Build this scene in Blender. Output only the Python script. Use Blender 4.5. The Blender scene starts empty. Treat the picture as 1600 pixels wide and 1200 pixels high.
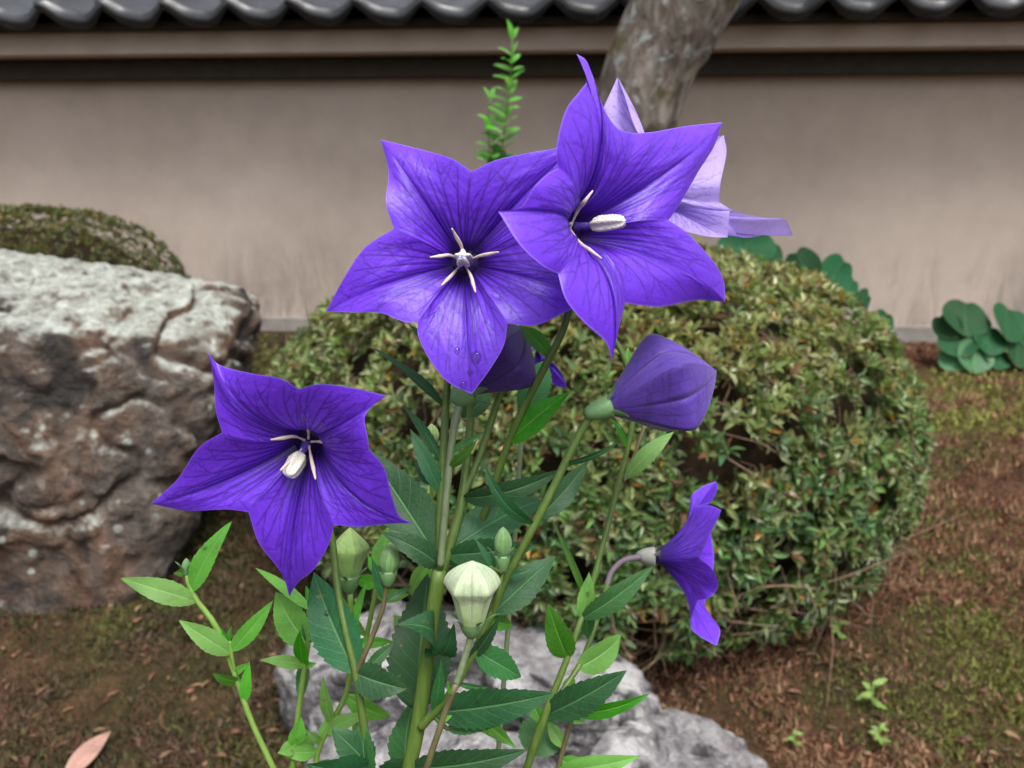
import bpy, bmesh, math, random
import numpy as np
from mathutils import Vector, Matrix
R_ = math.radians
random.seed(7); RNG = np.random.default_rng(11)
sc = bpy.context.scene
col = sc.collection

# ------------------------------------------------------------------ camera
FPX = 1256.0; PITCH = R_(15.57); CAMZ = 0.766
CAM = np.array([0, 0, CAMZ])
cF = np.array([0, math.cos(PITCH), -math.sin(PITCH)])
cU = np.array([0, math.sin(PITCH), math.cos(PITCH)])
cR = np.array([1.0, 0, 0])
cd = bpy.data.cameras.new('camera'); cam = bpy.data.objects.new('camera', cd); col.objects.link(cam)
cam.location = CAM; cam.rotation_euler = (math.pi/2 - PITCH, 0, 0)
cd.sensor_width = 36; cd.sensor_fit = 'HORIZONTAL'; cd.lens = FPX/1600*36
cd.clip_start = 0.01; cd.clip_end = 2000
cd.dof.use_dof = True; cd.dof.focus_distance = 0.247; cd.dof.aperture_fstop = 20
sc.camera = cam
# ------------------------------------------------------------------ light
SUN_EL, SUN_AZ = R_(64), R_(155)        # azimuth clockwise from +Y
w = bpy.data.worlds.new('World'); sc.world = w; w.use_nodes = True
wt = w.node_tree; bg = wt.nodes['Background']
sky = wt.nodes.new('ShaderNodeTexSky'); sky.sky_type = 'NISHITA'; sky.sun_disc = False
sky.sun_elevation = SUN_EL; sky.sun_rotation = SUN_AZ; sky.dust_density = 4; sky.air_density = 1; sky.ozone_density = 1
hs = wt.nodes.new('ShaderNodeHueSaturation'); hs.inputs['Saturation'].default_value = 0.18   # overcast: grey cloud
wt.links.new(sky.outputs[0], hs.inputs['Color']); wt.links.new(hs.outputs[0], bg.inputs[0]); bg.inputs[1].default_value = 0.105
sd = bpy.data.lights.new('sun', 'SUN'); sun = bpy.data.objects.new('sun', sd); col.objects.link(sun)
sd.energy = 1.5; sd.angle = R_(30); sd.color = (1, .97, .92)
sdir = Vector((math.sin(SUN_AZ)*math.cos(SUN_EL), math.cos(SUN_AZ)*math.cos(SUN_EL), math.sin(SUN_EL)))
sun.rotation_euler = sdir.to_track_quat('Z', 'Y').to_euler(); sun.location = (0, -2, 5)
sc.view_settings.view_transform = 'Standard'; sc.view_settings.look = 'None'
sc.view_settings.exposure = 1.22; sc.view_settings.gamma = 1

# ------------------------------------------------------------------ helpers
def P(px, py, d):
    return CAM + cF*d + cR*((px-800)/FPX*d) + cU*((600-py)/FPX*d)
def proj(V):
    q = np.asarray(V) - CAM; d = q@cF
    return 800 + FPX*(q@cR)/d, 600 - FPX*(q@cU)/d, d
def G(px, py, z=0.0):
    v = cF + cR*((px-800)/FPX) + cU*((600-py)/FPX)
    return CAM + v*((z-CAMZ)/v[2])
def GD(px, py, dist):          # point on the pixel's ray at horizontal distance
    v = cF + cR*((px-800)/FPX) + cU*((600-py)/FPX)
    return CAM + v*(dist/v[1])
def nrm(v):
    v = np.asarray(v, float); return v/(np.linalg.norm(v, axis=-1, keepdims=True)+1e-12)
ORIG = {}
def org(o): return ORIG.get(o.name, np.zeros(3)) if o is not None else np.zeros(3)
def tag(o, label=None, cat=None, group=None, kind=None):
    if label: o['label'] = label
    if cat: o['category'] = cat
    if group: o['group'] = group
    if kind: o['kind'] = kind
    return o
def empty(name, loc, label=None, cat=None, group=None):
    o = bpy.data.objects.new(name, None); col.objects.link(o); o.location = loc
    o.empty_display_size = .05; ORIG[o.name] = np.array(loc, float)
    return tag(o, label, cat, group)
def np_mesh(name, V, F, mats=None, smooth=True, fa=None, ca=None, uv=None):
    V = np.asarray(V, np.float32); m = bpy.data.meshes.new(name)
    if isinstance(F, np.ndarray): Fs = [F]
    elif len(F) and isinstance(F[0], np.ndarray): Fs = F
    else:
        m.from_pydata([tuple(map(float, v)) for v in V], [], [tuple(f) for f in F]); Fs = None
    if Fs is not None:
        idx = np.concatenate([f.ravel() for f in Fs]).astype(np.int32)
        tot = np.concatenate([np.full(len(f), f.shape[1], np.int32) for f in Fs])
        st = np.concatenate([[0], np.cumsum(tot)[:-1]]).astype(np.int32)
        m.vertices.add(len(V)); m.vertices.foreach_set('co', V.ravel())
        m.loops.add(len(idx)); m.loops.foreach_set('vertex_index', idx)
        m.polygons.add(len(tot)); m.polygons.foreach_set('loop_start', st)
        m.update(calc_edges=True); m.validate()
    m.polygons.foreach_set('use_smooth', np.full(len(m.polygons), smooth))
    for k, a in (fa or {}).items():
        at = m.attributes.new(k, 'FLOAT', 'POINT'); at.data.foreach_set('value', np.asarray(a, np.float32).ravel())
    for k, a in (ca or {}).items():
        at = m.attributes.new(k, 'FLOAT_COLOR', 'POINT')
        a = np.asarray(a, np.float32)
        if a.shape[1] == 3: a = np.concatenate([a, np.ones((len(a), 1), np.float32)], 1)
        at.data.foreach_set('color', a.ravel())
    if mats is not None: m.materials.append(mats)
    m.update()
    return m
def add(name, V, F, mat, parent=None, **k):
    o0 = org(parent)
    me = np_mesh(name, np.asarray(V, float) - o0, F, mat, **k)
    o = bpy.data.objects.new(name, me); col.objects.link(o)
    if parent is not None: o.parent = parent; ORIG[o.name] = o0
    return o
def grid_faces(n, m, closed=False):
    """n rows, m columns; closed wraps columns"""
    i = np.arange(n-1)[:, None]; mm = m if closed else m-1
    j = np.arange(mm)[None, :]; j2 = (j+1) % m
    return np.stack([i*m+j, i*m+j2, (i+1)*m+j2, (i+1)*m+j], -1).reshape(-1, 4)
def catmull(pts, n):
    pts = np.asarray(pts, float)
    if len(pts) == 2:
        t = np.linspace(0, 1, n)[:, None]; return pts[0]*(1-t)+pts[1]*t
    p = np.vstack([2*pts[0]-pts[1], pts, 2*pts[-1]-pts[-2]])
    L = np.concatenate([[0], np.cumsum(np.linalg.norm(np.diff(pts, axis=0), axis=1)+1e-9)]); L /= L[-1]
    u = np.linspace(0, 1, n); k = np.clip(np.searchsorted(L, u, 'right')-1, 0, len(pts)-2)
    t = ((u-L[k])/(L[k+1]-L[k]))[:, None]
    a, b, c, d = p[k], p[k+1], p[k+2], p[k+3]
    return .5*((2*b)+(-a+c)*t+(2*a-5*b+4*c-d)*t**2+(-a+3*b-3*c+d)*t**3)
def tube_vf(path, rad, seg=8, cap=True):
    path = np.asarray(path, float); n = len(path); rad = np.broadcast_to(np.asarray(rad, float), (n,))
    T = nrm(np.gradient(path, axis=0)); a = np.array([.31, .2, .93]) if abs(T[0][2]) < .8 else np.array([1, .1, 0.])
    N = np.zeros_like(path); v = nrm(np.cross(T[0], a))
    for i in range(n):
        v = nrm(v - T[i]*(v@T[i])); N[i] = v
    B = np.cross(T, N); ph = np.linspace(0, 2*math.pi, seg, endpoint=False)
    V = path[:, None] + rad[:, None, None]*(N[:, None]*np.cos(ph)[None, :, None] + B[:, None]*np.sin(ph)[None, :, None])
    F = grid_faces(n, seg, True); V = V.reshape(-1, 3)
    if cap:
        V = np.vstack([V, path[0], path[-1]]); k = n*seg; j = np.arange(seg); j2 = (j+1) % seg
        tri = np.concatenate([np.stack([np.full(seg, k), j2, j], 1), np.stack([np.full(seg, k+1), (n-1)*seg+j, (n-1)*seg+j2], 1)])
        return V, [F, tri]
    return V, [F]
def join_vf(parts):
    """parts: list of (V, [F...]) -> V, [quads, tris]"""
    Vs, Q, T, o = [], [], [], 0
    for V, Fs in parts:
        Vs.append(V)
        for f in Fs: (Q if f.shape[1] == 4 else T).append(f+o)
        o += len(V)
    return np.vstack(Vs), [np.concatenate(x) for x in (Q, T) if x]
def box_vf(x0, x1, y0, y1, z0, z1):
    V = np.array([[x, y, z] for x in (x0, x1) for y in (y0, y1) for z in (z0, z1)], float)
    F = np.array([[0, 1, 3, 2], [4, 6, 7, 5], [0, 4, 5, 1], [2, 3, 7, 6], [0, 2, 6, 4], [1, 5, 7, 3]])
    return V, [F]
def _h(ix, iy, iz, seed):
    h = (ix.astype(np.int64)*374761393 + iy.astype(np.int64)*668265263 + iz.astype(np.int64)*2147483647 + seed*1274126177) & 0xffffffff
    h = ((h ^ (h >> 13))*1274126177) & 0xffffffff
    h = ((h ^ (h >> 16))*2246822519) & 0xffffffff
    return ((h ^ (h >> 15)) & 0xffffff)/float(0xffffff)
def vnoise(p, seed=0):
    p = np.asarray(p, float); i = np.floor(p).astype(np.int64); f = p-i; f = f*f*(3-2*f); r = 0
    for dx in (0, 1):
        for dy in (0, 1):
            for dz in (0, 1):
                wgt = (f[..., 0] if dx else 1-f[..., 0])*(f[..., 1] if dy else 1-f[..., 1])*(f[..., 2] if dz else 1-f[..., 2])
                r = r + wgt*_h(i[..., 0]+dx, i[..., 1]+dy, i[..., 2]+dz, seed)
    return r*2-1
def fbm(p, oct=4, seed=0, gain=.5, lac=2.03):
    a, s, r = 1.0, 0.0, 0
    for k in range(oct):
        r = r + a*vnoise(np.asarray(p)*lac**k + 17.3*k, seed+k); s += a; a *= gain
    return r/s

# ------------------------------------------------------------------ materials
class NB:
    def __init__(s, name, rough=.6, spec=.5):
        s.m = bpy.data.materials.new(name); s.m.use_nodes = True; s.t = s.m.node_tree; s.n = s.t.nodes
        s.b = s.n['Principled BSDF']; s.out = s.n['Material Output']; s.b.inputs['Roughness'].default_value = rough
        s.b.inputs['Specular IOR Level'].default_value = spec
    def N(s, typ, **k):
        x = s.n.new(typ)
        for a, v in k.items(): setattr(x, a, v)
        return x
    def L(s, a, b): s.t.links.new(a, b)
    def setv(s, sock, v):
        if isinstance(v, bpy.types.NodeSocket): s.L(v, sock)
        else: sock.default_value = (*v, 1) if isinstance(v, tuple) and len(v) == 3 and sock.type == 'RGBA' else v
    def attr(s, name, color=False):
        x = s.N('ShaderNodeAttribute'); x.attribute_name = name; return x.outputs['Color' if color else 'Fac']
    def obj(s): return s.N('ShaderNodeTexCoord').outputs['Object']
    def pos(s): return s.N('ShaderNodeNewGeometry').outputs['Position']
    def normz(s):
        x = s.N('ShaderNodeSeparateXYZ'); s.L(s.N('ShaderNodeNewGeometry').outputs['Normal'], x.inputs[0]); return x.outputs[2]
    def mapping(s, vec, scale):
        x = s.N('ShaderNodeMapping'); s.L(vec, x.inputs[0]); x.inputs['Scale'].default_value = scale; return x.outputs[0]
    def noise(s, scale, vec=None, detail=4, rough=.55, dist=0):
        x = s.N('ShaderNodeTexNoise'); x.inputs['Scale'].default_value = scale; x.inputs['Detail'].default_value = detail
        x.inputs['Roughness'].default_value = rough; x.inputs['Distortion'].default_value = dist
        if vec is not None: s.L(vec, x.inputs['Vector'])
        return x.outputs['Fac']
    def voro(s, scale, vec=None, feature='F1', out='Distance', rnd=1):
        x = s.N('ShaderNodeTexVoronoi'); x.feature = feature; x.inputs['Scale'].default_value = scale; x.inputs['Randomness'].default_value = rnd
        if vec is not None: s.L(vec, x.inputs['Vector'])
        return x.outputs[out]
    def ramp(s, fac, stops, interp='LINEAR'):
        x = s.N('ShaderNodeValToRGB'); s.L(fac, x.inputs[0]); e = x.color_ramp.elements; x.color_ramp.interpolation = interp
        while len(e) < len(stops): e.new(.5)
        for el, (p, c) in zip(e, stops):
            el.position = p; el.color = (c, c, c, 1) if isinstance(c, (int, float)) else (*c, 1)
        return x.outputs[0]
    def mix(s, fac, a, b, blend='MIX'):
        x = s.N('ShaderNodeMix', data_type='RGBA', blend_type=blend)
        s.setv(x.inputs[0], fac); s.setv(x.inputs[6], a); s.setv(x.inputs[7], b); return x.outputs[2]
    def math(s, op, a, b=0.0, clamp=False):
        x = s.N('ShaderNodeMath', operation=op); x.use_clamp = clamp; s.setv(x.inputs[0], a); s.setv(x.inputs[1], b); return x.outputs[0]
    def base(s, c): s.setv(s.b.inputs['Base Color'], c)
    def bump(s, h, strength=.3, dist=.01, normal=None):
        x = s.N('ShaderNodeBump'); s.L(h, x.inputs['Height']); x.inputs['Strength'].default_value = strength; x.inputs['Distance'].default_value = dist
        if normal is not None: s.L(normal, x.inputs['Normal'])
        s.L(x.outputs[0], s.b.inputs['Normal']); return x.outputs[0]
    def translucent(s, colr, fac):
        t = s.N('ShaderNodeBsdfTranslucent'); s.setv(t.inputs[0], colr)
        x = s.N('ShaderNodeMixShader'); s.setv(x.inputs[0], fac); s.L(s.b.outputs[0], x.inputs[1]); s.L(t.outputs[0], x.inputs[2])
        s.L(x.outputs[0], s.out.inputs[0])
    def rnd(s): return s.N('ShaderNodeObjectInfo').outputs['Random']
    def hsv(s, c, h=.5, sat=1., v=1.):
        x = s.N('ShaderNodeHueSaturation'); s.setv(x.inputs['Hue'], h); s.setv(x.inputs['Saturation'], sat); s.setv(x.inputs['Value'], v); s.setv(x.inputs['Color'], c); return x.outputs[0]

def m_petal(name, c_in, c_out, vein_c, trans=.28):
    b = NB(name, .42, .5); v = b.attr('vein'); r = b.attr('rad'); e = b.attr('edge')
    o = b.obj()
    c = b.mix(b.ramp(r, [(0, 0), (.55, 1)]), c_in, c_out)
    nz = b.noise(45, o, 2)
    c = b.hsv(c, v=b.ramp(nz, [(.3, .93), (.7, 1.06)]))
    ve = b.voro(300, o, 'DISTANCE_TO_EDGE', 'Distance')
    net = b.ramp(ve, [(0, 1), (.09, 0)])
    net = b.math('MULTIPLY', net, b.ramp(r, [(.12, 0), (.35, .13), (1, .12)]))
    c = b.mix(net, c, vein_c)
    c = b.mix(b.math('MULTIPLY', v, .92), c, vein_c)
    c = b.mix(b.ramp(r, [(.03, 1), (.16, 0)]), c, (.02, .008, .09))
    c = b.mix(b.math('MULTIPLY', e, .4), c, (.36, .24, .8))
    b.base(c)
    h = b.math('SUBTRACT', b.noise(900, o, 2), b.math('MULTIPLY', v, .9))
    b.bump(h, .22, .0005)
    b.b.inputs['Sheen Weight'].default_value = .03; b.b.inputs['Sheen Roughness'].default_value = .4; b.b.inputs['Sheen Tint'].default_value = (.75, .65, 1, 1)
    b.translucent(c, trans); return b.m
M = {}
M['petal'] = m_petal('violet_petal', (.088, .012, .50), (.165, .038, .76), (.010, .002, .075))
M['petal_lit'] = m_petal('lit_violet_petal', (.40, .26, .86), (.55, .41, .95), (.13, .06, .45), .45)  # lighter copy of the violet petal, strong light put into its colour
def m_bud(name, c0, c1, vc):
    b = NB(name, .55, .35); v = b.attr('vein'); r = b.attr('rad'); o = b.obj()
    c = b.mix(r, c0, c1); c = b.hsv(c, v=b.ramp(b.noise(120, o, 4), [(.3, .85), (.7, 1.12)])); fv = b.ramp(b.noise(40, b.mapping(o, (14, 14, 2)), 4, .7), [(.52, 0), (.60, .35)]); c = b.mix(fv, c, vc); c = b.mix(b.math('MULTIPLY', v, .85), c, vc); b.base(c)
    b.bump(b.math('SUBTRACT', b.noise(700, o, 2), v), .25, .0006)
    b.b.inputs['Sheen Weight'].default_value = .2; b.translucent(c, .12); return b.m
M['bud_purple'] = m_bud('purple_bud', (.062, .024, .23), (.085, .032, .34), (.018, .006, .09))
M['bud_shaded'] = m_bud('shaded_purple_bud', (.045, .016, .14), (.052, .018, .18), (.010, .004, .05))  # darker copy of the purple bud, shade put into its colour
M['bud_white'] = m_bud('cream_bud', (.30, .42, .16), (.48, .57, .38), (.22, .24, .24))
M['bud_green'] = m_bud('green_bud', (.20, .38, .09), (.34, .50, .16), (.13, .26, .07))
M['bud_small'] = m_bud('small_green_bud', (.12, .25, .08), (.17, .31, .11), (.06, .15, .05))
def m_leaf(name, c, vein, trans, rough=.48, spec=.3):
    b = NB(name, rough, spec); u = b.attr('lu'); s = b.attr('ls'); o = b.obj()
    rn = b.rnd()
    cc = b.hsv(c, b.math('ADD', .485, b.math('MULTIPLY', rn, .03)), b.math('ADD', .88, b.math('MULTIPLY', rn, .2)), b.math('ADD', .8, b.math('MULTIPLY', rn, .4)))
    cc = b.hsv(cc, v=b.ramp(b.noise(110, o, 4), [(.3, .82), (.7, 1.15)]))
    au = b.math('ABSOLUTE', u)
    mid = b.ramp(au, [(.03, 1), (.075, 0)])
    ph = b.math('FRACT', b.math('SUBTRACT', b.math('MULTIPLY', s, 8.5), b.math('MULTIPLY', au, 1.7)))
    side = b.ramp(b.math('ABSOLUTE', b.math('SUBTRACT', ph, .5)), [(.0, 1), (.07, 0)])
    net = b.ramp(b.voro(520, o, 'DISTANCE_TO_EDGE', 'Distance'), [(0, 1), (.08, 0)])
    vv = b.math('ADD', b.math('MULTIPLY', side, .28), b.math('MULTIPLY', net, .10))
    cc = b.mix(vv, cc, vein); cc = b.mix(b.math('MULTIPLY', mid, .75), cc, vein)
    spot = b.math('MULTIPLY', b.ramp(b.noise(230, o, 3, .6), [(.66, 0), (.70, .6)]), b.ramp(b.noise(30, o, 2), [(.45, 0), (.6, 1)]))
    cc = b.mix(spot, cc, (.20, .15, .05)); cc = b.mix(b.ramp(s, [(.965, 0), (.995, .7)]), cc, (.16, .10, .04)); b.base(cc)
    b.bump(b.math('SUBTRACT', b.noise(500, o, 2), b.math('MULTIPLY', b.math('ADD', vv, mid), 1.5)), .35, .0005)
    b.translucent(b.hsv(cc, .49, 1.1, 1.5), trans); return b.m
M['D'] = m_leaf('dark_leaf', (.020, .088, .030), (.085, .21, .075), .22)
M['M'] = m_leaf('mid_leaf', (.038, .150, .040), (.13, .31, .11), .28)
M['L'] = m_leaf('light_leaf', (.135, .39, .058), (.24, .50, .14), .35)
M['B'] = m_leaf('backlit_leaf', (.048, .205, .016), (.15, .36, .06), .40)  # brighter green with light from behind put into the colour
def m_plain(name, c, rough=.5, var=.25, scale=80, bump=.2, spec=.4, trans=0):
    b = NB(name, rough, spec); o = b.obj(); n = b.noise(scale, o, 4)
    cc = b.hsv(c, v=b.ramp(n, [(.25, 1-var), (.75, 1+var)])); b.base(cc)
    if bump: b.bump(b.noise(scale*4, o, 3), bump, .0008)
    if trans: b.translucent(cc, trans)
    return b.m
def m_stem(name, c, c2):
    b = NB(name, .45, .4); o = b.obj(); st = b.noise(30, b.mapping(o, (14, 14, 1)), 3)
    cc = b.mix(b.ramp(st, [(.35, 0), (.65, 1)]), c, c2); cc = b.hsv(cc, v=b.ramp(b.noise(25, o, 3), [(.3, .8), (.7, 1.2)])); b.base(cc)
    b.bump(st, .3, .0006); return b.m
M['stem'] = m_stem('stem_green', (.060, .115, .016), (.095, .155, .030))
M['stem_light'] = m_stem('stem_light_green', (.115, .21, .032), (.15, .25, .05))
M['stem_red'] = m_stem('stem_brown', (.085, .07, .035), (.13, .12, .05))
M['stem_grey'] = m_stem('stem_grey_green', (.11, .15, .07), (.15, .19, .10))
M['stem_mauve'] = m_stem('stem_mauve', (.15, .095, .15), (.13, .12, .11))
M['calyx'] = m_plain('calyx_green', (.11, .22, .085), .45, .2, 120, .15)
M['calyx_pale'] = m_plain('calyx_pale', (.24, .24, .22), .45, .2, 120, .15)
M['sepal'] = m_plain('sepal_green', (.06, .15, .05), .45, .2, 120, .15)
M['stamen'] = m_plain('stamen_beige', (.58, .47, .42), .6, .15, 300, .2)
b = NB('pistil', .6, .3); r = b.attr('rad')
b.base(b.ramp(r, [(0, (.05, .02, .25)), (.30, (.10, .06, .35)), (.38, (.62, .58, .50)), (.96, (.72, .69, .62)), (.992, (.55, .58, .8)), (1, (.2, .25, .7))]))
b.bump(b.noise(1800, b.obj(), 2), .6, .0008); M['pistil'] = b.m
b = NB('water', .02, .5); b.b.inputs['Transmission Weight'].default_value = 1; b.b.inputs['IOR'].default_value = 1.33; M['water'] = b.m
# attribute-coloured foliage
def m_foliage(name, trans=.25, rough=.4):
    b = NB(name, rough, .5); c = b.attr('Col', True); b.base(c); b.translucent(b.hsv(c, .49, 1.1, 1.3), trans); return b.m
M['foliage'] = m_foliage('shrub_leaf', .25, .33)
M['moss'] = m_foliage('moss_shoot', .15, .8)
M['twig'] = m_plain('twig_bark', (.20, .135, .09), .8, .4, 90, .5, .2)
M['core'] = m_plain('shrub_inside_shade', (.030, .020, .012), .95, .5, 60, .6, .1)
# ground
b = NB('moss_ground', .95, .15); p = b.pos()
n1 = b.noise(2.2, p, 5, .6); n2 = b.noise(14, p, 5, .65); n3 = b.noise(70, p, 4, .7)
c = b.mix(b.ramp(n1, [(.42, 0), (.60, 1)]), (.055, .025, .015), (.038, .032, .012))
c = b.mix(b.ramp(n2, [(.45, 0), (.65, 1)]), c, (.085, .048, .026)); c = b.hsv(c, v=b.ramp(n3, [(.25, .45), (.75, 1.5)])); b.base(c)
b.bump(b.math('ADD', n3, b.math('MULTIPLY', n2, .6)), .9, .012); M['ground'] = b.m
# plaster
b = NB('plaster', .9, .2); p = b.pos()
c = b.mix(b.ramp(b.noise(1.3, p, 5, .6), [(.35, 0), (.65, 1)]), (.47, .385, .33), (.54, .45, .39))
c = b.hsv(c, v=b.ramp(b.noise(9, p, 5, .6), [(.3, .93), (.7, 1.05)]))
sx = b.N('ShaderNodeSeparateXYZ'); b.L(p, sx.inputs[0])
streak = b.noise(2.0, b.mapping(p, (3.2, 3.2, .8)), 7, .72, .6)
low = b.ramp(sx.outputs[2], [(.08, 1), (.46, 0)])
st = b.math('MULTIPLY', b.ramp(streak, [(.44, 0), (.62, 1)]), low, True)
c = b.mix(b.math('MULTIPLY', st, .72), c, (.13, .11, .10)); 
dr = b.math('MULTIPLY', b.ramp(b.noise(2.1, p, 6, .65, .5), [(.5, 0), (.75, 1)]), .16); c = b.mix(dr, c, (.22, .19, .17)); b.base(c)
b.bump(b.noise(120, p, 4), .15, .004); M['plaster'] = b.m
M['stone_base'] = m_plain('base_stone', (.27, .25, .23), .9, .3, 12, .4)
M['wood_shade'] = m_plain('dark_wood_shade', (.035, .028, .02), .8, .3, 20, .3)  # wood of the eave; also colours the shade strip under the corbel
b = NB('roof_tile', .28, .6); o = b.obj(); rn = b.rnd()
c = b.mix(b.ramp(b.noise(9, b.pos(), 5), [(.35, 0), (.7, 1)]), (.016, .018, .022), (.034, .037, .044)); c = b.hsv(c, v=b.math('ADD', .75, b.math('MULTIPLY', rn, .5))); b.base(c)
b.setv(b.b.inputs['Roughness'], b.ramp(b.noise(20, b.pos(), 4), [(.3, .22), (.7, .5)])); b.bump(b.noise(150, b.pos(), 3), .15, .002); M['tile'] = b.m
# bark
b = NB('bark', .9, .2); o = b.pos()
n1 = b.noise(16, b.mapping(o, (1, 1, .35)), 6, .65, .8); n2 = b.noise(6, o, 4)
c = b.ramp(n1, [(.3, (.045, .036, .028)), (.5, (.15, .125, .105)), (.68, (.33, .29, .26))])
c = b.mix(b.ramp(b.noise(7, o, 4, .6), [(.55, 0), (.66, .75)]), c, (.075, .07, .018))
c = b.mix(b.ramp(b.noise(11, o, 5, .6, 1), [(.58, 0), (.66, .7)]), c, (.38, .42, .41)); b.base(c)
b.bump(b.math('ADD', n1, b.math('MULTIPLY', b.voro(40, b.mapping(o, (1, 1, .4))), .5)), 1, .02); M['bark'] = b.m
# boulder with lichen
def m_rock(name, c_dark, c_mid, c_pale, lichen, top0, top1, brown, lo=.28, hi=.70, white=.0):
    b = NB(name, .88, .25); o = b.pos(); nz = b.normz()
    n1 = b.noise(7, o, 6, .65, .6); n2 = b.noise(24, o, 6, .7, .4); n3 = b.noise(3.0, o, 4)
    c = b.ramp(n2, [(lo, c_dark), (.5, c_mid), (hi, c_pale)])
    c = b.mix(b.ramp(n1, [(.45, 0), (.6, .85)]), c, b.hsv(brown, v=b.ramp(n2, [(.3, .5), (.7, 1.5)])))
    c = b.mix(b.ramp(b.noise(5.3, o, 5, .65, .5), [(.52, 0), (.62, .85)]), c, c_dark)
    f = b.math('ADD', b.math('ADD', nz, b.math('MULTIPLY', b.math('SUBTRACT', n1, .5), 1.6)), b.math('MULTIPLY', b.math('SUBTRACT', n2, .5), 1.3))
    li = b.ramp(f, [(top0, 0), (top1, 1)])
    lc = b.mix(b.ramp(b.noise(38, o, 5, .7), [(.35, 0), (.62, 1)]), (lichen[0]*.5, lichen[1]*.47, lichen[2]*.46), lichen)
    li = b.math('MULTIPLY', li, b.ramp(b.noise(52, o, 6, .75, .5), [(.33, .25), (.50, 1)])); c = b.mix(li, c, lc)
    sp = b.voro(26, o, 'F1', 'Distance'); spots = b.math('MULTIPLY', b.ramp(sp, [(.17, 1), (.22, 0)]), b.ramp(n3, [(.5, 0), (.56, 1)]))
    c = b.mix(b.math('MULTIPLY', spots, .75), c, (.50, .55, .48)); pw = b.math('MULTIPLY', b.ramp(b.noise(11, o, 6, .7, .8), [(.54, 0), (.59, 1)]), white); c = b.mix(pw, c, (.58, .57, .57)); b.base(c)
    b.bump(b.math('ADD', n2, b.math('ADD', b.math('MULTIPLY', n1, 1.2), b.math('MULTIPLY', b.noise(90, o, 5, .7), .5))), 1, .03); return b.m
M['boulder'] = m_rock('lichen_boulder', (.034, .032, .031), (.13, .105, .088), (.24, .205, .18), (.60, .64, .58), .46, .88, (.175, .100, .064))
M['rock'] = m_rock('grey_rock', (.055, .053, .058), (.20, .19, .20), (.31, .30, .31), (.44, .43, .44), .60, .92, (.10, .09, .098), .38, .60, .85)
M['dead_leaf'] = m_plain('fallen_leaf', (.34, .20, .16), .7, .3, 60, .3)
M['round_leaf'] = m_leaf('round_leaf', (.016, .075, .028), (.03, .10, .04), .12, .6, .15)
M['round_pale'] = m_leaf('round_leaf_pale', (.06, .17, .07), (.09, .22, .09), .2, .5, .25)
M['fern'] = m_plain('seedling_leaf', (.20, .33, .07), .5, .3, 60, .2, .4, .3)

# ================================================================== SETTING
# ground: one sheet reaching the horizon
u = np.linspace(-1, 1, 221); ax = np.sinh(u*6.2)/np.sinh(6.2)*600; ay = np.sinh(u*6.2)/np.sinh(6.2)*600 + 1.3
X, Y = np.meshgrid(ax, ay); Pg = np.stack([X, Y, np.zeros_like(X)], -1)
def ground_z(x, y):
    q = np.stack([np.asarray(x, float), np.asarray(y, float), np.zeros_like(np.asarray(x, float))], -1)
    fall = np.exp(-((q[..., 0])**2 + (q[..., 1]-1.5)**2)/9)
    return (fbm(q*1.7, 3, 3)*.03 + fbm(q*9, 3, 5)*.008)*fall
Pg[..., 2] = ground_z(X, Y)
gr = add('ground', Pg.reshape(-1, 3), grid_faces(221, 221), M['ground']); tag(gr, kind='structure')

# garden wall: plaster, stone footing, corbel, eave, tiles
wall_c = np.array([0, 3.62, 0]); wall_a = -R_(4.2)
wall = empty('garden_wall', wall_c, 'beige plastered garden wall with grey tiled coping roof', 'wall')
wall.rotation_euler = (0, 0, wall_a)
def wpart(name, VF, mat, **k):
    me = np_mesh(name, VF[0], VF[1], mat, **k); o = bpy.data.objects.new(name, me); col.objects.link(o); o.parent = wall; return o
WX = 7.0
wpart('wall_panel', box_vf(-WX, WX, 0, .22, .06, 1.26), M['plaster'], smooth=False)
wpart('footing', box_vf(-WX-.02, WX+.02, -.05, .30, -.15, .062), M['stone_base'], smooth=False)
wpart('corbel', box_vf(-WX-.05, WX+.05, -.24, .46, 1.180, 1.262), M['plaster'], smooth=False)
wpart('eave_board', box_vf(-WX-.08, WX+.08, -.30, .52, 1.265, 1.290), M['wood_shade'], smooth=False)
wpart('eave_shade_strip', box_vf(-WX-.03, WX+.03, -.10, .32, 1.100, 1.178), M['wood_shade'], smooth=False)  # added dark strip under the corbel, stands in for the eave shade
TW = .245; SL = R_(24); TL = .26; NT = 17
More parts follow.
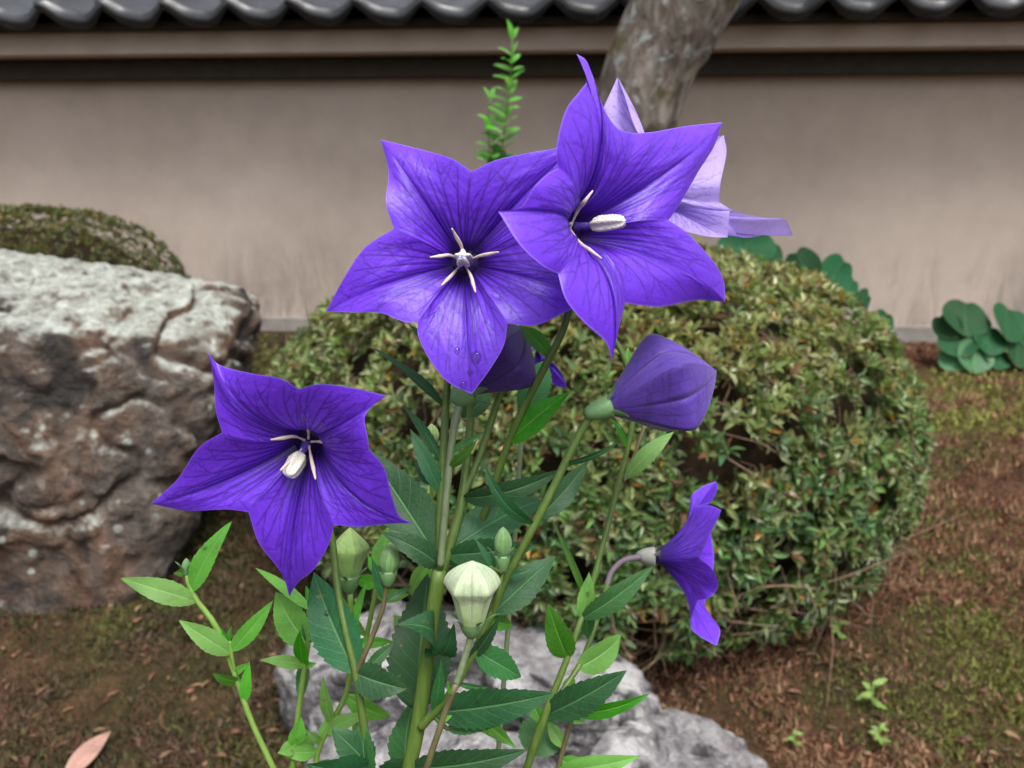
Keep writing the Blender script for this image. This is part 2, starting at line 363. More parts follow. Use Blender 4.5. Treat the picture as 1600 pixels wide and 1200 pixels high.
def tile_mesh(lip):
    nt = 19; ns = 6; th = .018
    t = np.linspace(0, 1, nt); s = np.linspace(0, 1, ns)
    z = .026*np.cos(2*np.pi*(t**.85-.10)) + .006*np.cos(4*np.pi*t)
    x = (t-.5)*(TW+.022)
    S, Tt = np.meshgrid(s, t, indexing='ij')
    top = np.stack([np.broadcast_to(x, S.shape), S*(TL+.05), np.broadcast_to(z, S.shape) + 0*S], -1)
    bot = top.copy(); bot[..., 2] -= th
    V = [top.reshape(-1, 3), bot.reshape(-1, 3)]; n0 = ns*nt
    F = [grid_faces(ns, nt), grid_faces(ns, nt)[:, ::-1]+n0]
    j = np.arange(nt-1)
    F.append(np.stack([n0+j, n0+j+1, j+1, j], 1))                       # front
    k = (ns-1)*nt; F.append(np.stack([k+j, k+j+1, n0+k+j+1, n0+k+j], 1))   # back
    i = np.arange(ns-1)*nt
    F.append(np.stack([i, i+nt, n0+i+nt, n0+i], 1)); i2 = i+nt-1; F.append(np.stack([n0+i2, n0+i2+nt, i2+nt, i2], 1))
    if lip:
        zl = z - th - .034*np.sin(np.pi*np.clip(t*.92+.04, 0, 1))**.7
        lf = np.stack([x, np.full(nt, -.006), z+.002], 1); lb = np.stack([x, np.full(nt, -.006), zl], 1)
        rf = np.stack([x, np.full(nt, .012), z-.002], 1); rb = np.stack([x, np.full(nt, .012), zl], 1)
        o = 2*n0; V += [lf, lb, rf, rb]; a, bb, c_, d_ = o, o+nt, o+2*nt, o+3*nt
        for p_, q_ in ((bb, a), (a, c_), (c_, d_), (d_, bb)): F.append(np.stack([p_+j, p_+j+1, q_+j+1, q_+j], 1))
    return np_mesh('roof_tile', np.vstack(V), np.concatenate(F), M['tile'])
tm = [tile_mesh(True), tile_mesh(False)]
for row in range(4):
    for i in range(-NT, NT+1):
        o = bpy.data.objects.new('roof_tile', tm[0] if row == 0 else tm[1]); col.objects.link(o); o.parent = wall
        yy = -.40 + row*TL*math.cos(SL)*.93; zz = 1.322 + row*TL*math.sin(SL)*.93 + row*.006
        o.matrix_local = Matrix.Translation((i*TW+.05+random.uniform(-.003, .003), yy, zz+random.uniform(-.003, .003))) @ Matrix.Rotation(SL+random.uniform(-.012, .012), 4, 'X') @ Matrix.Rotation(random.uniform(-.012, .012), 4, 'Y')
for i in range(-12, 13):
    V, F = tube_vf(np.array([[i*.5-.255, .56, 1.74], [i*.5+.25, .56, 1.74]]), .09, 14)
    wpart('ridge_tile', (V, F), M['tile'])
V = np.array([[x, y, z] for x in (-WX, WX) for (y, z) in ((-.28, 1.288), (.58, 1.715), (1.40, 1.288))]); 
wpart('roof_bed', (V, [np.array([[0, 1, 4, 3], [1, 2, 5, 4], [2, 0, 3, 5]]), np.array([[0, 2, 1], [3, 4, 5]])]), M['wood_shade'], smooth=False)

# ------------------------------------------------------------------ rocks
def rock(name, pts, mat, label, cat, group=None, amp=.03, soft=14, seed=0, sub=6, fr=5):
    pts = np.asarray(pts, float); bm = bmesh.new()
    for p in pts: bm.verts.new(p)
    bmesh.ops.convex_hull(bm, input=bm.verts); bm.normal_update()
    c = pts.mean(0); pl = []
    for f in bm.faces:
        n = np.array(f.normal); h = (np.array(f.verts[0].co)-c)@n
        if h < 0: n, h = -n, -h
        pl.append((*n, h))
    bm.free(); pl = np.array(pl)
    bm = bmesh.new(); bmesh.ops.create_icosphere(bm, subdivisions=sub, radius=1); D = nrm(np.array([v.co[:] for v in bm.verts]))
    F = np.array([[v.index for v in f.verts] for f in bm.faces]); bm.free()
    cosv = np.maximum(D@pl[:, :3].T, 1e-4); r = pl[:, 3]/cosv; size = np.median(pl[:, 3])
    r = np.minimum(r, size*20); r = (np.sum((r/size)**-soft, 1))**(-1/soft)*size
    V = c + D*r[:, None]
    q = V*fr
    ridge = 1-np.abs(fbm(q*1.0, 4, seed+9))*2.2
    crack = np.exp(-(fbm(q*.7+3, 3, seed+21)/.035)**2)
    step = np.round(fbm(q*.8, 2, seed+31)*4)/4
    facet = np.abs(fbm(q*1.6+5, 3, seed+41)) - .25
    d = amp*(fbm(q, 5, seed)*.9 + .45*ridge + .35*step - .9*facet) - amp*.5*crack + amp*.55*(np.abs(fbm(q*5, 4, seed+3))-.2)
    V = V + D*d[:, None]
    o = add(name, V, F, mat); return tag(o, label, cat, group)
bl = []
for (x, y, di) in [(-160, 385, 1.75), (10, 392, 1.62), (150, 418, 1.55), (335, 432, 1.62), (395, 470, 1.60), (422, 520, 1.62), (330, 585, 1.42), (405, 610, 1.58), (120, 520, 1.33), (-150, 520, 1.3), (340, 720, 1.45), (300, 830, 1.38)]:
    bl.append(GD(x, y, di))
for (x, y) in [(170, 950), (-20, 958), (-260, 930)]: 
    g = G(x, y); g[2] = -.06; bl.append(g)
bl += [np.array([-.62, 1.95, .45]), np.array([-1.5, 1.95, .5]), np.array([-.82, 1.85, -.06]), np.array([-1.5, 1.9, -.06]), np.array([-1.5, 1.4, .4])]
rock('boulder', bl, M['boulder'], 'large brown boulder with pale lichen crust on top beside the wall', 'boulder', amp=.035, soft=22, seed=4, sub=7, fr=5.5)
def rk(pts, gpts, **k):
    L = [GD(*p) for p in pts] + [np.array([*G(*g)[:2], -.05]) for g in gpts]; return rock('garden_rock', L, M['rock'], k.pop('label'), 'rock', 'low grey rocks behind the flower stems', **k)
rk([(430, 1020, .98), (500, 962, 1.04), (620, 935, 1.08), (740, 955, 1.05), (760, 1000, .96), (600, 1040, .90), (450, 1080, .92)], [(420, 1085), (520, 1190), (760, 1200), (760, 1010)],
   label='low white and grey rock behind the leafy stems with dark undercut end', amp=.016, seed=11, fr=9)
rk([(750, 960, 1.02), (860, 965, 1.02), (930, 1005, .98), (1010, 1062, .94), (1035, 1105, .90), (900, 1110, .84), (770, 1060, .86), (760, 990, .95)], [(740, 1180), (1030, 1150), (960, 1200), (1000, 1030), (780, 1000)],
   label='grey angular rock with pale veins beside the clipped azalea', amp=.016, seed=23, fr=9)
rk([(1030, 1108, .90), (1088, 1106, .90), (1150, 1150, .88), (1215, 1195, .85), (1190, 1260, .80), (930, 1150, .80), (900, 1230, .72), (1000, 1260, .72)], [(1080, 1100), (1230, 1215), (1200, 1330), (900, 1330), (900, 1180)],
   label='rounded grey rock spotted with moss and pale lichen, lowest of the three', amp=.012, seed=37, fr=11)
rk([(480, 1150, .86), (640, 1120, .84), (800, 1130, .82), (880, 1180, .80), (700, 1230, .74), (500, 1230, .76)], [(460, 1180), (470, 1320), (880, 1320), (880, 1180)],
   label='flat pale rock at the foot of the other grey rocks', amp=.012, seed=41, fr=11)

# ------------------------------------------------------------------ shrubs
LT = np.array([[0, 0, 0], [.35, -.5, .10], [.42, 0, 0], [.35, .5, .10], [.75, -.32, .07], [.75, .32, .07], [1, 0, -.10]])
LF = np.array([[0, 1, 2], [0, 2, 3], [1, 4, 2], [2, 5, 3], [4, 6, 2], [2, 6, 5]])
LT2 = []; 
for s_ in np.linspace(0, 1, 7):
    hw = .5*max(0, math.sin(math.pi*s_**.8))**.85
    LT2 += [[s_, -hw, .14*hw*2-.12*s_*s_], [s_, 0, -.12*s_*s_], [s_, hw, .14*hw*2-.12*s_*s_]]
LT2 = np.array(LT2); LF2 = grid_faces(7, 3)
def leaves_vf(pos, dirs, nor, ln, wd, colr, T=LT, F=LF):
    dirs = nrm(dirs); side = nrm(np.cross(nor, dirs)); up = np.cross(dirs, side)
    V = pos[:, None] + dirs[:, None]*(T[None, :, 0:1]*ln[:, None, None]) + side[:, None]*(T[None, :, 1:2]*wd[:, None, None]) + up[:, None]*(T[None, :, 2:3]*ln[:, None, None])
    k = len(T); Fa = (F[None] + (np.arange(len(pos))*k)[:, None, None]).reshape(-1, F.shape[1])
    return V.reshape(-1, 3), Fa, np.repeat(colr, k, 0)
def dome_point(th, ph, ax, ay, zc, up, dn, e=2.35):
    """ph: -1..1 (down..up)"""
    sp = np.sin(ph); cp = np.cos(ph); k = (np.abs(sp)**e + np.abs(cp)**e)**(-1/e)
    z = sp*k*np.where(sp > 0, up, dn); r = cp*k
    return np.stack([np.cos(th)*r*ax, np.sin(th)*r*ay, zc+z], -1)
def shrub(name, c, ax, ay, zc, up, dn, nspr, ll, label, pal, seed, parts=0, hole=-.07, e=2.35, sparse=.20, nl=6, grp=None, front=None):
    rg = np.random.default_rng(seed); c = np.asarray(c, float)
    root = empty(name, (c[0], c[1], 0), label, 'shrub', grp)
    th = rg.uniform(0, 2*math.pi, nspr*3); sz = rg.uniform(-.99, 1, nspr*3); ph = np.arcsin(sz)
    a = dome_point(th, ph, ax, ay, zc, up, dn, e); b1 = dome_point(th+.02, ph, ax, ay, zc, up, dn, e); b2 = dome_point(th, ph+.02, ax, ay, zc, up, dn, e)
    n = nrm(np.cross(b1-a, b2-a)); n *= np.sign(np.sum(n*(a-np.array([0, 0, zc])), 1, keepdims=True))
    low = fbm((a+c)*21, 3, seed)*.97 + fbm((a+c)*5, 2, seed+60)*.03
    keep = (a[:, 2] > .02) & (low > hole + .48*np.clip((sparse-a[:, 2])/sparse, 0, 1) + rg.normal(0, .10, len(a)))
    if front is not None:      # the side turned to the path is built denser than the hidden side
        face = n[:, 1] < front; keep &= face | (rg.random(len(a)) < .35)
    a, n, low = a[keep][:nspr], n[keep][:nspr], low[keep][:nspr]
    lump = fbm((a+c)*4.2, 3, seed+5)*.022
    a = a + n*(lump - np.abs(rg.normal(0, .011, len(a))) - .035*(rg.random(len(a)) < .22))[:, None]
    k = nl; N = len(a)*k
    pos = np.repeat(a, k, 0); nn = np.repeat(n, k, 0)
    t1 = nrm(np.cross(nn, np.array([.3, .5, .8]))); t2 = np.cross(nn, t1); ang = np.tile(np.arange(k)*2*math.pi/k, len(a)) + np.repeat(rg.uniform(0, 6.28, len(a)), k) + rg.normal(0, .3, N)
    el = rg.uniform(.15, 1.15, N)
    ax0 = nrm(nn + np.array([0, 0, .5]) + rg.normal(0, .25, (N, 3)))
    dirs = nrm((t1*np.cos(ang)[:, None] + t2*np.sin(ang)[:, None])*np.cos(el)[:, None] + ax0*np.sin(el)[:, None])
    nor = nrm(ax0*1.0 + rg.normal(0, .35, (N, 3)))
    ln = ll*rg.uniform(.5, 1.3, N); wd = ln*rg.uniform(.28, .42, N)
    cols = np.array(pal['main']); ci = rg.integers(0, len(cols), len(a)); cc = np.repeat(cols[ci]*rg.uniform(.55, 1.25, (len(a), 1)), k, 0)*rg.uniform(.65, 1.25, (N, 1))
    tp = np.clip((pos[:, 2:3]-pal['top'][0])/(pal['top'][1]-pal['top'][0]), 0, 1)*np.repeat(np.clip(.6+low*1.4, 0, 1), k)[:, None]
    cc = cc*(1-tp*.75) + np.array(pal['topc'])*tp*.75*rg.uniform(.6, 1.4, (N, 1))
    rr = rg.random(N); y = rr < .013; cc[y] = np.array([.42, .24, .05])*rg.uniform(.6, 1.2, (y.sum(), 1)); br = (rr > .93); cc[br] = np.array([.15, .075, .04])*rg.uniform(.5, 1.3, (br.sum(), 1))
    if parts:                  # the leaves that show largest are objects of their own
        wp = pos + np.array([c[0], c[1], 0]); ux, uy, dd = proj(wp)
        sc_ = np.where((ux > 420) & (ux < 1450) & (uy > 400) & (uy < 1080) & (n.repeat(k, 0)[:, 1] < -.2), 1/dd*ln*rg.uniform(.7, 1, N), 0)
        big = np.argsort(-sc_)[:parts]
    V, F, C = leaves_vf(pos, dirs, nor, ln, wd, cc)
    if parts:
        mask = np.ones(N, bool); mask[big] = False
        V, F, C = leaves_vf(pos[mask], dirs[mask], nor[mask], ln[mask], wd[mask], cc[mask])
        leafm = []
        for gcol in ((.075, .16, .045), (.11, .19, .06), (.06, .13, .055), (.36, .22, .05)):
            leafm.append(np_mesh('leaf', LT2, LF2, M['foliage'], ca={'Col': np.tile(np.array(gcol), (len(LT2), 1))}))
        for q in big:
            dv = nrm(dirs[q]); sv = nrm(np.cross(nor[q], dv)); uv_ = np.cross(dv, sv); L_ = ln[q]*1.12
            mm = Matrix(((dv[0]*L_, sv[0]*wd[q], uv_[0]*L_, pos[q][0]), (dv[1]*L_, sv[1]*wd[q], uv_[1]*L_, pos[q][1]), (dv[2]*L_, sv[2]*wd[q], uv_[2]*L_, pos[q][2]), (0, 0, 0, 1)))
            o = bpy.data.objects.new('leaf', leafm[3 if rg.random() < .05 else int(rg.integers(0, 3))]); col.objects.link(o); o.parent = root; o.matrix_local = mm
    fo = add('foliage', V + ORIG[root.name], F, M['foliage'], root, ca={'Col': C}, smooth=False); tag(fo, kind='stuff')
    # dark hull standing for the twiggy interior, its colour carrying the shade between leaves
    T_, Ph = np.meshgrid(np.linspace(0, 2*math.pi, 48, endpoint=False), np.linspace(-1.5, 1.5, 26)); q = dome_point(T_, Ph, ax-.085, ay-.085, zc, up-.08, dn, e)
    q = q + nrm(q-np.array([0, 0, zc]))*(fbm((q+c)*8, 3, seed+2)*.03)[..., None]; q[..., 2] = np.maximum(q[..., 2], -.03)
    add('branch_shade_core', q.reshape(-1, 3) + ORIG[root.name], grid_faces(26, 48, True), M['core'], root)
    tw = []
    for i in range(900 if parts else 60):
        t0 = rg.uniform(math.pi*.95, math.pi*2.05); p0 = rg.uniform(-1.2, .9) if i % 3 == 0 else rg.uniform(-1.25, -.1)
        s0 = dome_point(np.array(t0), np.array(p0), ax, ay, zc, up, dn, e); nn_ = nrm(s0-np.array([0, 0, zc*.3]))
        s0 = s0 - nn_*rg.uniform(.0, .04)
        if s0[2] < .01: s0[2] = rg.uniform(.01, .1)
        dv = nrm(rg.normal(0, 1, 3) + np.array([0, -.1, .2])); dv = nrm(dv - nn_*(dv@nn_)*.7); L_ = rg.uniform(.025, .11)*(1.5 if s0[2] < .16 else 1)
        mid = s0 + dv*L_*.5 + rg.normal(0, .006, 3); end = s0 + dv*L_ + rg.normal(0, .012, 3)
        tw.append(tube_vf(np.array([s0-dv*L_*.2, mid, end]), np.array([1.5, 1.2, .6])*rg.uniform(.5, 1.1)*.001, 4, False))
    V, F = join_vf(tw); t = add('twigs', V + ORIG[root.name], F, M['twig'], root); tag(t, kind='stuff')
    return root
pal = dict(main=[(.11, .23, .055), (.155, .27, .08), (.095, .19, .08), (.22, .28, .10), (.17, .18, .065), (.26, .31, .16)], top=(.34, .66), topc=(.34, .285, .09))
shrub('azalea_shrub', (.150, 1.48, 0), .605, .51, .245, .375, .33, 12500, .0200, 'large round clipped azalea mound with small green and yellowing leaves', pal, 3, parts=290, front=.35, nl=6)
pal2 = dict(main=[(.075, .10, .025), (.10, .12, .03), (.065, .085, .025)], top=(.35, .62), topc=(.14, .145, .04))
shrub('clipped_shrub', (-1.52, 2.55, 0), .50, .42, .26, .37, .30, 6500, .016, 'small olive clipped mound peeping over the lichen boulder', pal2, 8, hole=-.5, front=.35, e=2.2)

# ------------------------------------------------------------------ tree: trunk, limbs, crown above the frame
tb = GD(960, 330, 2.6)
tree = empty('garden_tree', (tb[0]-.02, 2.6, 0), 'leaning grey barked tree trunk before the plaster wall', 'tree')
tp = [np.array([tb[0]-.04, 2.62, -.05]), np.array([tb[0]-.03, 2.6, .25]), GD(968, 260, 2.58), GD(990, 190, 2.57), GD(1012, 110, 2.56), GD(1052, 40, 2.55), GD(1100, -40, 2.54), GD(1165, -140, 2.5), GD(1200, -300, 2.5), GD(1215, -480, 2.52)]
path = catmull(np.array(tp), 60)
rad = np.interp(np.linspace(0, 1, 60), [0, .1, .3, .45, .62, .8, 1], [.19, .135, .118, .122, .135, .10, .06])
V, F = tube_vf(path, rad, 40); n_ = len(V); cpt = np.vstack([np.repeat(path, 40, 0), path[0], path[-1]])
dd = nrm(V-cpt+1e-9); V = V + dd*(fbm(V*np.array([9, 9, 4]), 4, 2)*.016 + np.abs(fbm(V*np.array([28, 28, 9]), 3, 6))*.010)[:, None]
add('trunk', V, F, M['bark'], tree)
rg = np.random.default_rng(5); limbs = []; tips = []
for i in range(9):
    k = 40 + i*2; p0 = path[k]; a_ = i*2.4; dv = np.array([math.cos(a_), math.sin(a_)*.8, .55]); L_ = rg.uniform(.6, 1.1)
    pts = [p0 + dv*L_*s + rg.normal(0, .03, 3)*s + np.array([0, 0, .25*s*s]) for s in np.linspace(0, 1, 6)]
    limbs.append(tube_vf(catmull(pts, 14), np.linspace(.035, .008, 14), 8)); tips += pts[2:]
V, F = join_vf(limbs); add('limbs', V, F, M['bark'], tree)
N = 5200; ti = np.array(tips)[rg.integers(0, len(tips), N)]; pos = ti + rg.normal(0, .17, (N, 3)); pos = pos[pos[:, 2] > 1.75]; N = len(pos)
V, F, C = leaves_vf(pos, rg.normal(0, 1, (N, 3)), nrm(rg.normal(0, .5, (N, 3))+np.array([0, 0, 1])), rg.uniform(.03, .06, N), rg.uniform(.018, .03, N), np.array([.05, .11, .03])*rg.uniform(.6, 1.4, (N, 1)))
tag(add('crown', V, F, M['foliage'], tree, ca={'Col': C}, smooth=False), kind='stuff')

# ------------------------------------------------------------------ leaf shapes
def leaf_mesh_vf(base, tip, wid, nor, bend=0., fold=.25, teeth=22, tooth=.06, shape='lance', ns=64, wav=.02, seed=0, curl=0.):
    base, tip = np.asarray(base, float), np.asarray(tip, float); Lv = tip-base; L = np.linalg.norm(Lv); d = Lv/L
    n = nrm(nor - d*(np.asarray(nor)@d)); side = np.cross(d, n)
    s = np.linspace(0, 1, ns); c = base + Lv*s[:, None] + n*(bend*L*4*s*(1-s))[:, None] - n*(curl*L*s**3)[:, None]
    if shape == 'lance': h = np.sin(np.pi*np.clip(s, 0, 1)**.80)**.90*(1-.18*s); h = h/h.max(); h = np.maximum(h, .05*(1-s))
    elif shape == 'ovate': h = np.sin(np.pi*s**.68)**.85; h = h/h.max(); h = np.maximum(h, .06*(1-s))
    elif shape == 'narrow': h = np.sin(np.pi*s**.7)**.8; h /= h.max(); h = np.maximum(h, .12*(1-s))
    elif shape == 'round': h = np.sqrt(np.clip(1-(2*s-1)**2, 0, 1))
    saw = ((s*teeth) % 1.0); he = h*wid/2*(1+tooth*(saw-.5)*1.6*np.clip(4*s*(1-s)*1.5, 0, 1))
    t = np.array([-1, -.94, -.7, -.45, -.2, -.06, 0, .06, .2, .45, .7, .94, 1]); nt = len(t)
    edge = np.abs(t) > .97; hw = np.where(edge[None, :], he[:, None], (h*wid/2*(1-tooth*.6))[:, None])
    wv = np.sin(s*9+seed)[:, None]*wav*wid*np.abs(t)[None, :]**2*np.sign(t)[None, :] + np.cos(s*7.3+seed*2)[:, None]*wav*wid*.7*np.abs(t)[None, :]**2
    V = c[:, None] + side[None, None]*(hw*t[None, :])[..., None] + n[None, None]*(fold*np.abs(t)[None, :]*hw*(1-.35*np.abs(t))[None, :] + wv)[..., None]
    return V.reshape(-1, 3), grid_faces(ns, nt), np.tile(t, ns), np.repeat(s, nt)
LEAFREC = []
def leaf(parent, base, tip, wid, nor, mat, name='leaf', **k):
    V, F, lu, ls = leaf_mesh_vf(base, tip, wid, nor, **k)
    o = add(name, V, F, mat, parent, fa={'lu': lu, 'ls': ls}); LEAFREC.append(V); return o

# ================================================================== BALLOON FLOWERS
VIEW = -cF
def cam_vec(r, u, t):  # right, up, toward the camera -> world
    return nrm(cR*r + cU*u - cF*t)
def corolla(parent, C, d0, n, keys, mode, mat, r0=4.2, k1=.28, k2=.68, wq=8.0, w2=15.0, nseg=40, nr=90, keel=1.0, phi0=None, seed=0, veins=True, ccw=False, lobe_extra=None):
    """keys: list of 5 lobes: (notch, [pts], tip, [pts]); each point (px, py, mm)
    mode 'w': mm = height along the flower's axis above its throat; 'd': mm = extra distance from the camera"""
    Cw = P(*C, d0); n = nrm(n)
    def pt(k):
        if mode == 'd': return P(k[0], k[1], d0 + k[2]*.001)
        v = cF + cR*((k[0]-800)/FPX) + cU*((600-k[1])/FPX); return CAM + v*(((Cw + n*k[2]*.001 - CAM)@n)/(v@n))
    segs = []; 
    for i, (nt, l1, tp_, l2) in enumerate(keys):
        nx = keys[(i+1) % 5][0]
        a = catmull(np.array([pt(q) for q in [nt]+l1+[tp_]]), nseg+1)[:-1]; b_ = catmull(np.array([pt(q) for q in [tp_]+l2+[nx]]), nseg+1)[:-1]
        segs += [a, b_]
    B = np.vstack(segs); m = len(B)
    e1 = nrm((B[nseg]-Cw) - n*((B[nseg]-Cw)@n)); e2 = np.cross(n, e1)
    x = (B-Cw)@e1; y = (B-Cw)@e2; ctr = np.mean((np.roll(x, -5)*y-x*np.roll(y, -5))); sgn = -1 if ctr > 0 else 1
    fr = np.arange(m)/nseg; phi = sgn*(fr-1)*math.pi/5
    dirv = np.cos(phi)[:, None]*e1 + np.sin(phi)[:, None]*e2
    acoord = ((fr % 2)-1)                                   # -1 notch, 0 tip, 1 notch
    P0 = Cw + dirv*r0*.001
    bp = (B-Cw) - n*((B-Cw)@n)[:, None]; bl_ = np.linalg.norm(bp, axis=1)
    mixd = .6*bp + .4*dirv*bl_[:, None]
    P1 = Cw + k1*mixd + n*(wq*.001); P2 = Cw + k2*(.85*bp + .15*dirv*bl_[:, None]) + n*(w2*.001)
    v = np.linspace(0, 1, nr)**.9; v = v[:, None, None]
    S = (1-v)**3*P0[None] + 3*v*(1-v)**2*P1[None] + 3*v*v*(1-v)*P2[None] + v**3*B[None]
    vv = v[:, :, 0]
    bumpw = -.0004*keel*np.exp(-(acoord/.07)**2)[None, :]*np.sin(np.pi*vv)**.7 + .0012*keel*np.cos(np.pi*acoord)[None, :]*np.sin(np.pi*vv**1.3)
    bumpw = bumpw + .0004*keel*fbm(np.stack(np.broadcast_arrays(np.cos(phi)[None]*vv*7, np.sin(phi)[None]*vv*7, 0*vv), -1), 3, seed+3)*np.sin(np.pi*vv*.95)
    S = S + n[None, None]*bumpw[..., None]
    vein = np.zeros((nr, m))
    rg = np.random.default_rng(seed)
    if veins:
        def samp(a_, v_, lobe):
            jf = (np.clip(a_, -.999, .999)+1)*nseg + lobe*2*nseg; i0 = np.clip(np.interp(v_, v[:, 0, 0], np.arange(nr)), 0, nr-1.001)
            j0 = np.floor(jf).astype(int); fj = (jf-j0)[:, None]; k0 = np.floor(i0).astype(int); fk = (i0-k0)[:, None]; j1 = (j0+1) % m; j0 = j0 % m
            return (S[k0, j0]*(1-fj)+S[k0, j1]*fj)*(1-fk) + (S[k0+1, j0]*(1-fj)+S[k0+1, j1]*fj)*fk
        for lobe in range(5):
            Q, W, St = [], [], []
            def line(a0, v0, a1, v1, w0, w1, s0, s1, pw=1.0, wob=.012, npt=70):
                t = np.linspace(0, 1, npt); aa = a0 + (a1-a0)*t**pw + wob*np.cumsum(rg.normal(0, 1, npt))/math.sqrt(npt)*t*2; va = v0 + (v1-v0)*t
                Q.append(samp(aa, va, lobe)); W.append(np.linspace(w0, w1, npt)); St.append(np.linspace(s0, s1, npt)); return aa, va
            mains = [(0, .97, .58)] + [(sg*a_, e_, w_) for a_, e_, w_ in ((.17, .86, .30), (.34, .93, .38), (.54, .92, .32), (.75, .93, .32), (.93, .9, .26)) for sg in (-1, 1)]
            for a0, ve, wd_ in mains:
                a0 += rg.normal(0, .02); aa, va = line(a0, .03, a0*1.06 + rg.normal(0, .02), ve, wd_*1.05, .16, 1.0, .62, 1.3, .008)
                for q in range(3 if abs(a0) > .1 else 6):
                    k = int(rg.integers(18, 60)); sg = (-1)**q; da = rg.uniform(.10, .26)*sg; dv = rg.uniform(.16, .34)
                    a2, v2 = line(aa[k], va[k], aa[k]+da, min(.985, va[k]+dv), .15, .09, .75, .4, .8, .02, 34)
                    for q2 in range(1):
                        k2 = int(rg.integers(8, 30)); line(a2[k2], v2[k2], a2[k2]+rg.uniform(.05, .13)*(-1)**(q+q2), min(.99, v2[k2]+rg.uniform(.06, .16)), .10, .06, .5, .3, .8, .02, 16)
            Q = np.vstack(Q); W = np.concatenate(W)*.001; St = np.concatenate(St)
            cols_ = np.arange(lobe*2*nseg, (lobe+1)*2*nseg)
            # nearest vein point on a coarse hash: brute force in blocks
            Vl = S[:, cols_].reshape(-1, 3); best = np.zeros(len(Vl))
            Q32 = Q.astype(np.float32); q2 = (Q32-Q32.mean(0)); Vl32 = (Vl-Q.mean(0)).astype(np.float32); qq = (q2**2).sum(1); iw = (1/((W*1.25)**2+(.00017)**2)).astype(np.float32)
            for s0 in range(0, len(Vl32), 1500):
                D2 = np.maximum((Vl32[s0:s0+1500]**2).sum(1)[:, None] + qq[None] - 2*Vl32[s0:s0+1500]@q2.T, 0)
                E2 = D2*iw[None]; k = E2.argmin(1); best[s0:s0+1500] = St[k]*np.exp(-E2[np.arange(len(k)), k])
            vein[:, cols_] = np.maximum(vein[:, cols_], best.reshape(nr, -1))
    rad = np.broadcast_to(vv, vein.shape); edge = np.clip((rad-.985)/.01, 0, 1)
    # throat cup closes the base
    cup = Cw - n*.003
    V = np.vstack([S.reshape(-1, 3), cup]); k = len(V)-1; j = np.arange(m)
    tri = np.stack([np.full(m, k), j, (j+1) % m], 1)
    o = add('corolla', V, [grid_faces(nr, m, True), tri], mat, parent, fa={'vein': np.append(vein.ravel(), 0), 'rad': np.append(rad.ravel(), 0), 'edge': np.append(edge.ravel(), 0)})
    return o, Cw, n, S
def calyx(parent, C, n, rtop, ln, mat, rbot=.0022, sep=.011, sepal=True, spread=.8, roll=0):
    """cup below C, sepals at its rim"""
    n = nrm(n); t = np.linspace(0, 1, 9); path = C - n*ln*(1-t)[:, None]; rr = rbot + (rtop-rbot)*np.sin(t*math.pi/2)**.8
    V, F = tube_vf(path, rr, 20); parts = [(V, F)]
    e1 = nrm(np.cross(n, [.2, .3, .9])); e2 = np.cross(n, e1)
    if sepal:
        for k in range(5):
            a = k*2*math.pi/5+roll; d = e1*math.cos(a)+e2*math.sin(a); b0 = C + d*rtop*.92 - n*.001
            tp = b0 + (d*spread + n*(1-spread*.6))*sep
            V, F, _, _ = leaf_mesh_vf(b0, tp, sep*.25, n*spread+d*.2, fold=.3, tooth=0, shape='narrow', ns=12, bend=.08)
            parts.append((V, [F]))
    V, F = join_vf(parts); return add('calyx', V, F, mat, parent)
def pistil(parent, C, axis, ln, r=.0022):
    axis = nrm(axis); t = np.linspace(0, 1, 34); path = C + axis*(ln*t)[:, None]
    pr = np.interp(t, [0, .1, .3, .38, .5, .75, .9, .97, 1], [.75, .55, .45, .8, 1, .95, .8, .55, .1])*r
    V, F = tube_vf(path, pr, 30); ph = np.tile(np.arange(30)*2*math.pi/30, 34); cc = np.repeat(path, 30, 0); tt = np.repeat(t, 30)
    k = 1 + .24*np.cos(5*ph)*(tt > .36) + .06*np.sin(tt*90+ph*3)*(tt > .36); V[:-2] = cc + (V[:-2]-cc)*k[:, None]
    return add('pistil', V, F, M['pistil'], parent, fa={'rad': np.append(tt, [0, 1])})
def stamen(parent, pts, r=.00050):
    path = catmull(np.array(pts), 22); rr = np.interp(np.linspace(0, 1, 22), [0, .2, .35, .7, 1], [.9, .6, 1.0, 1.25, .45])*r
    V, F = tube_vf(path, rr, 10); return add('stamen', V, F, M['stamen'], parent)
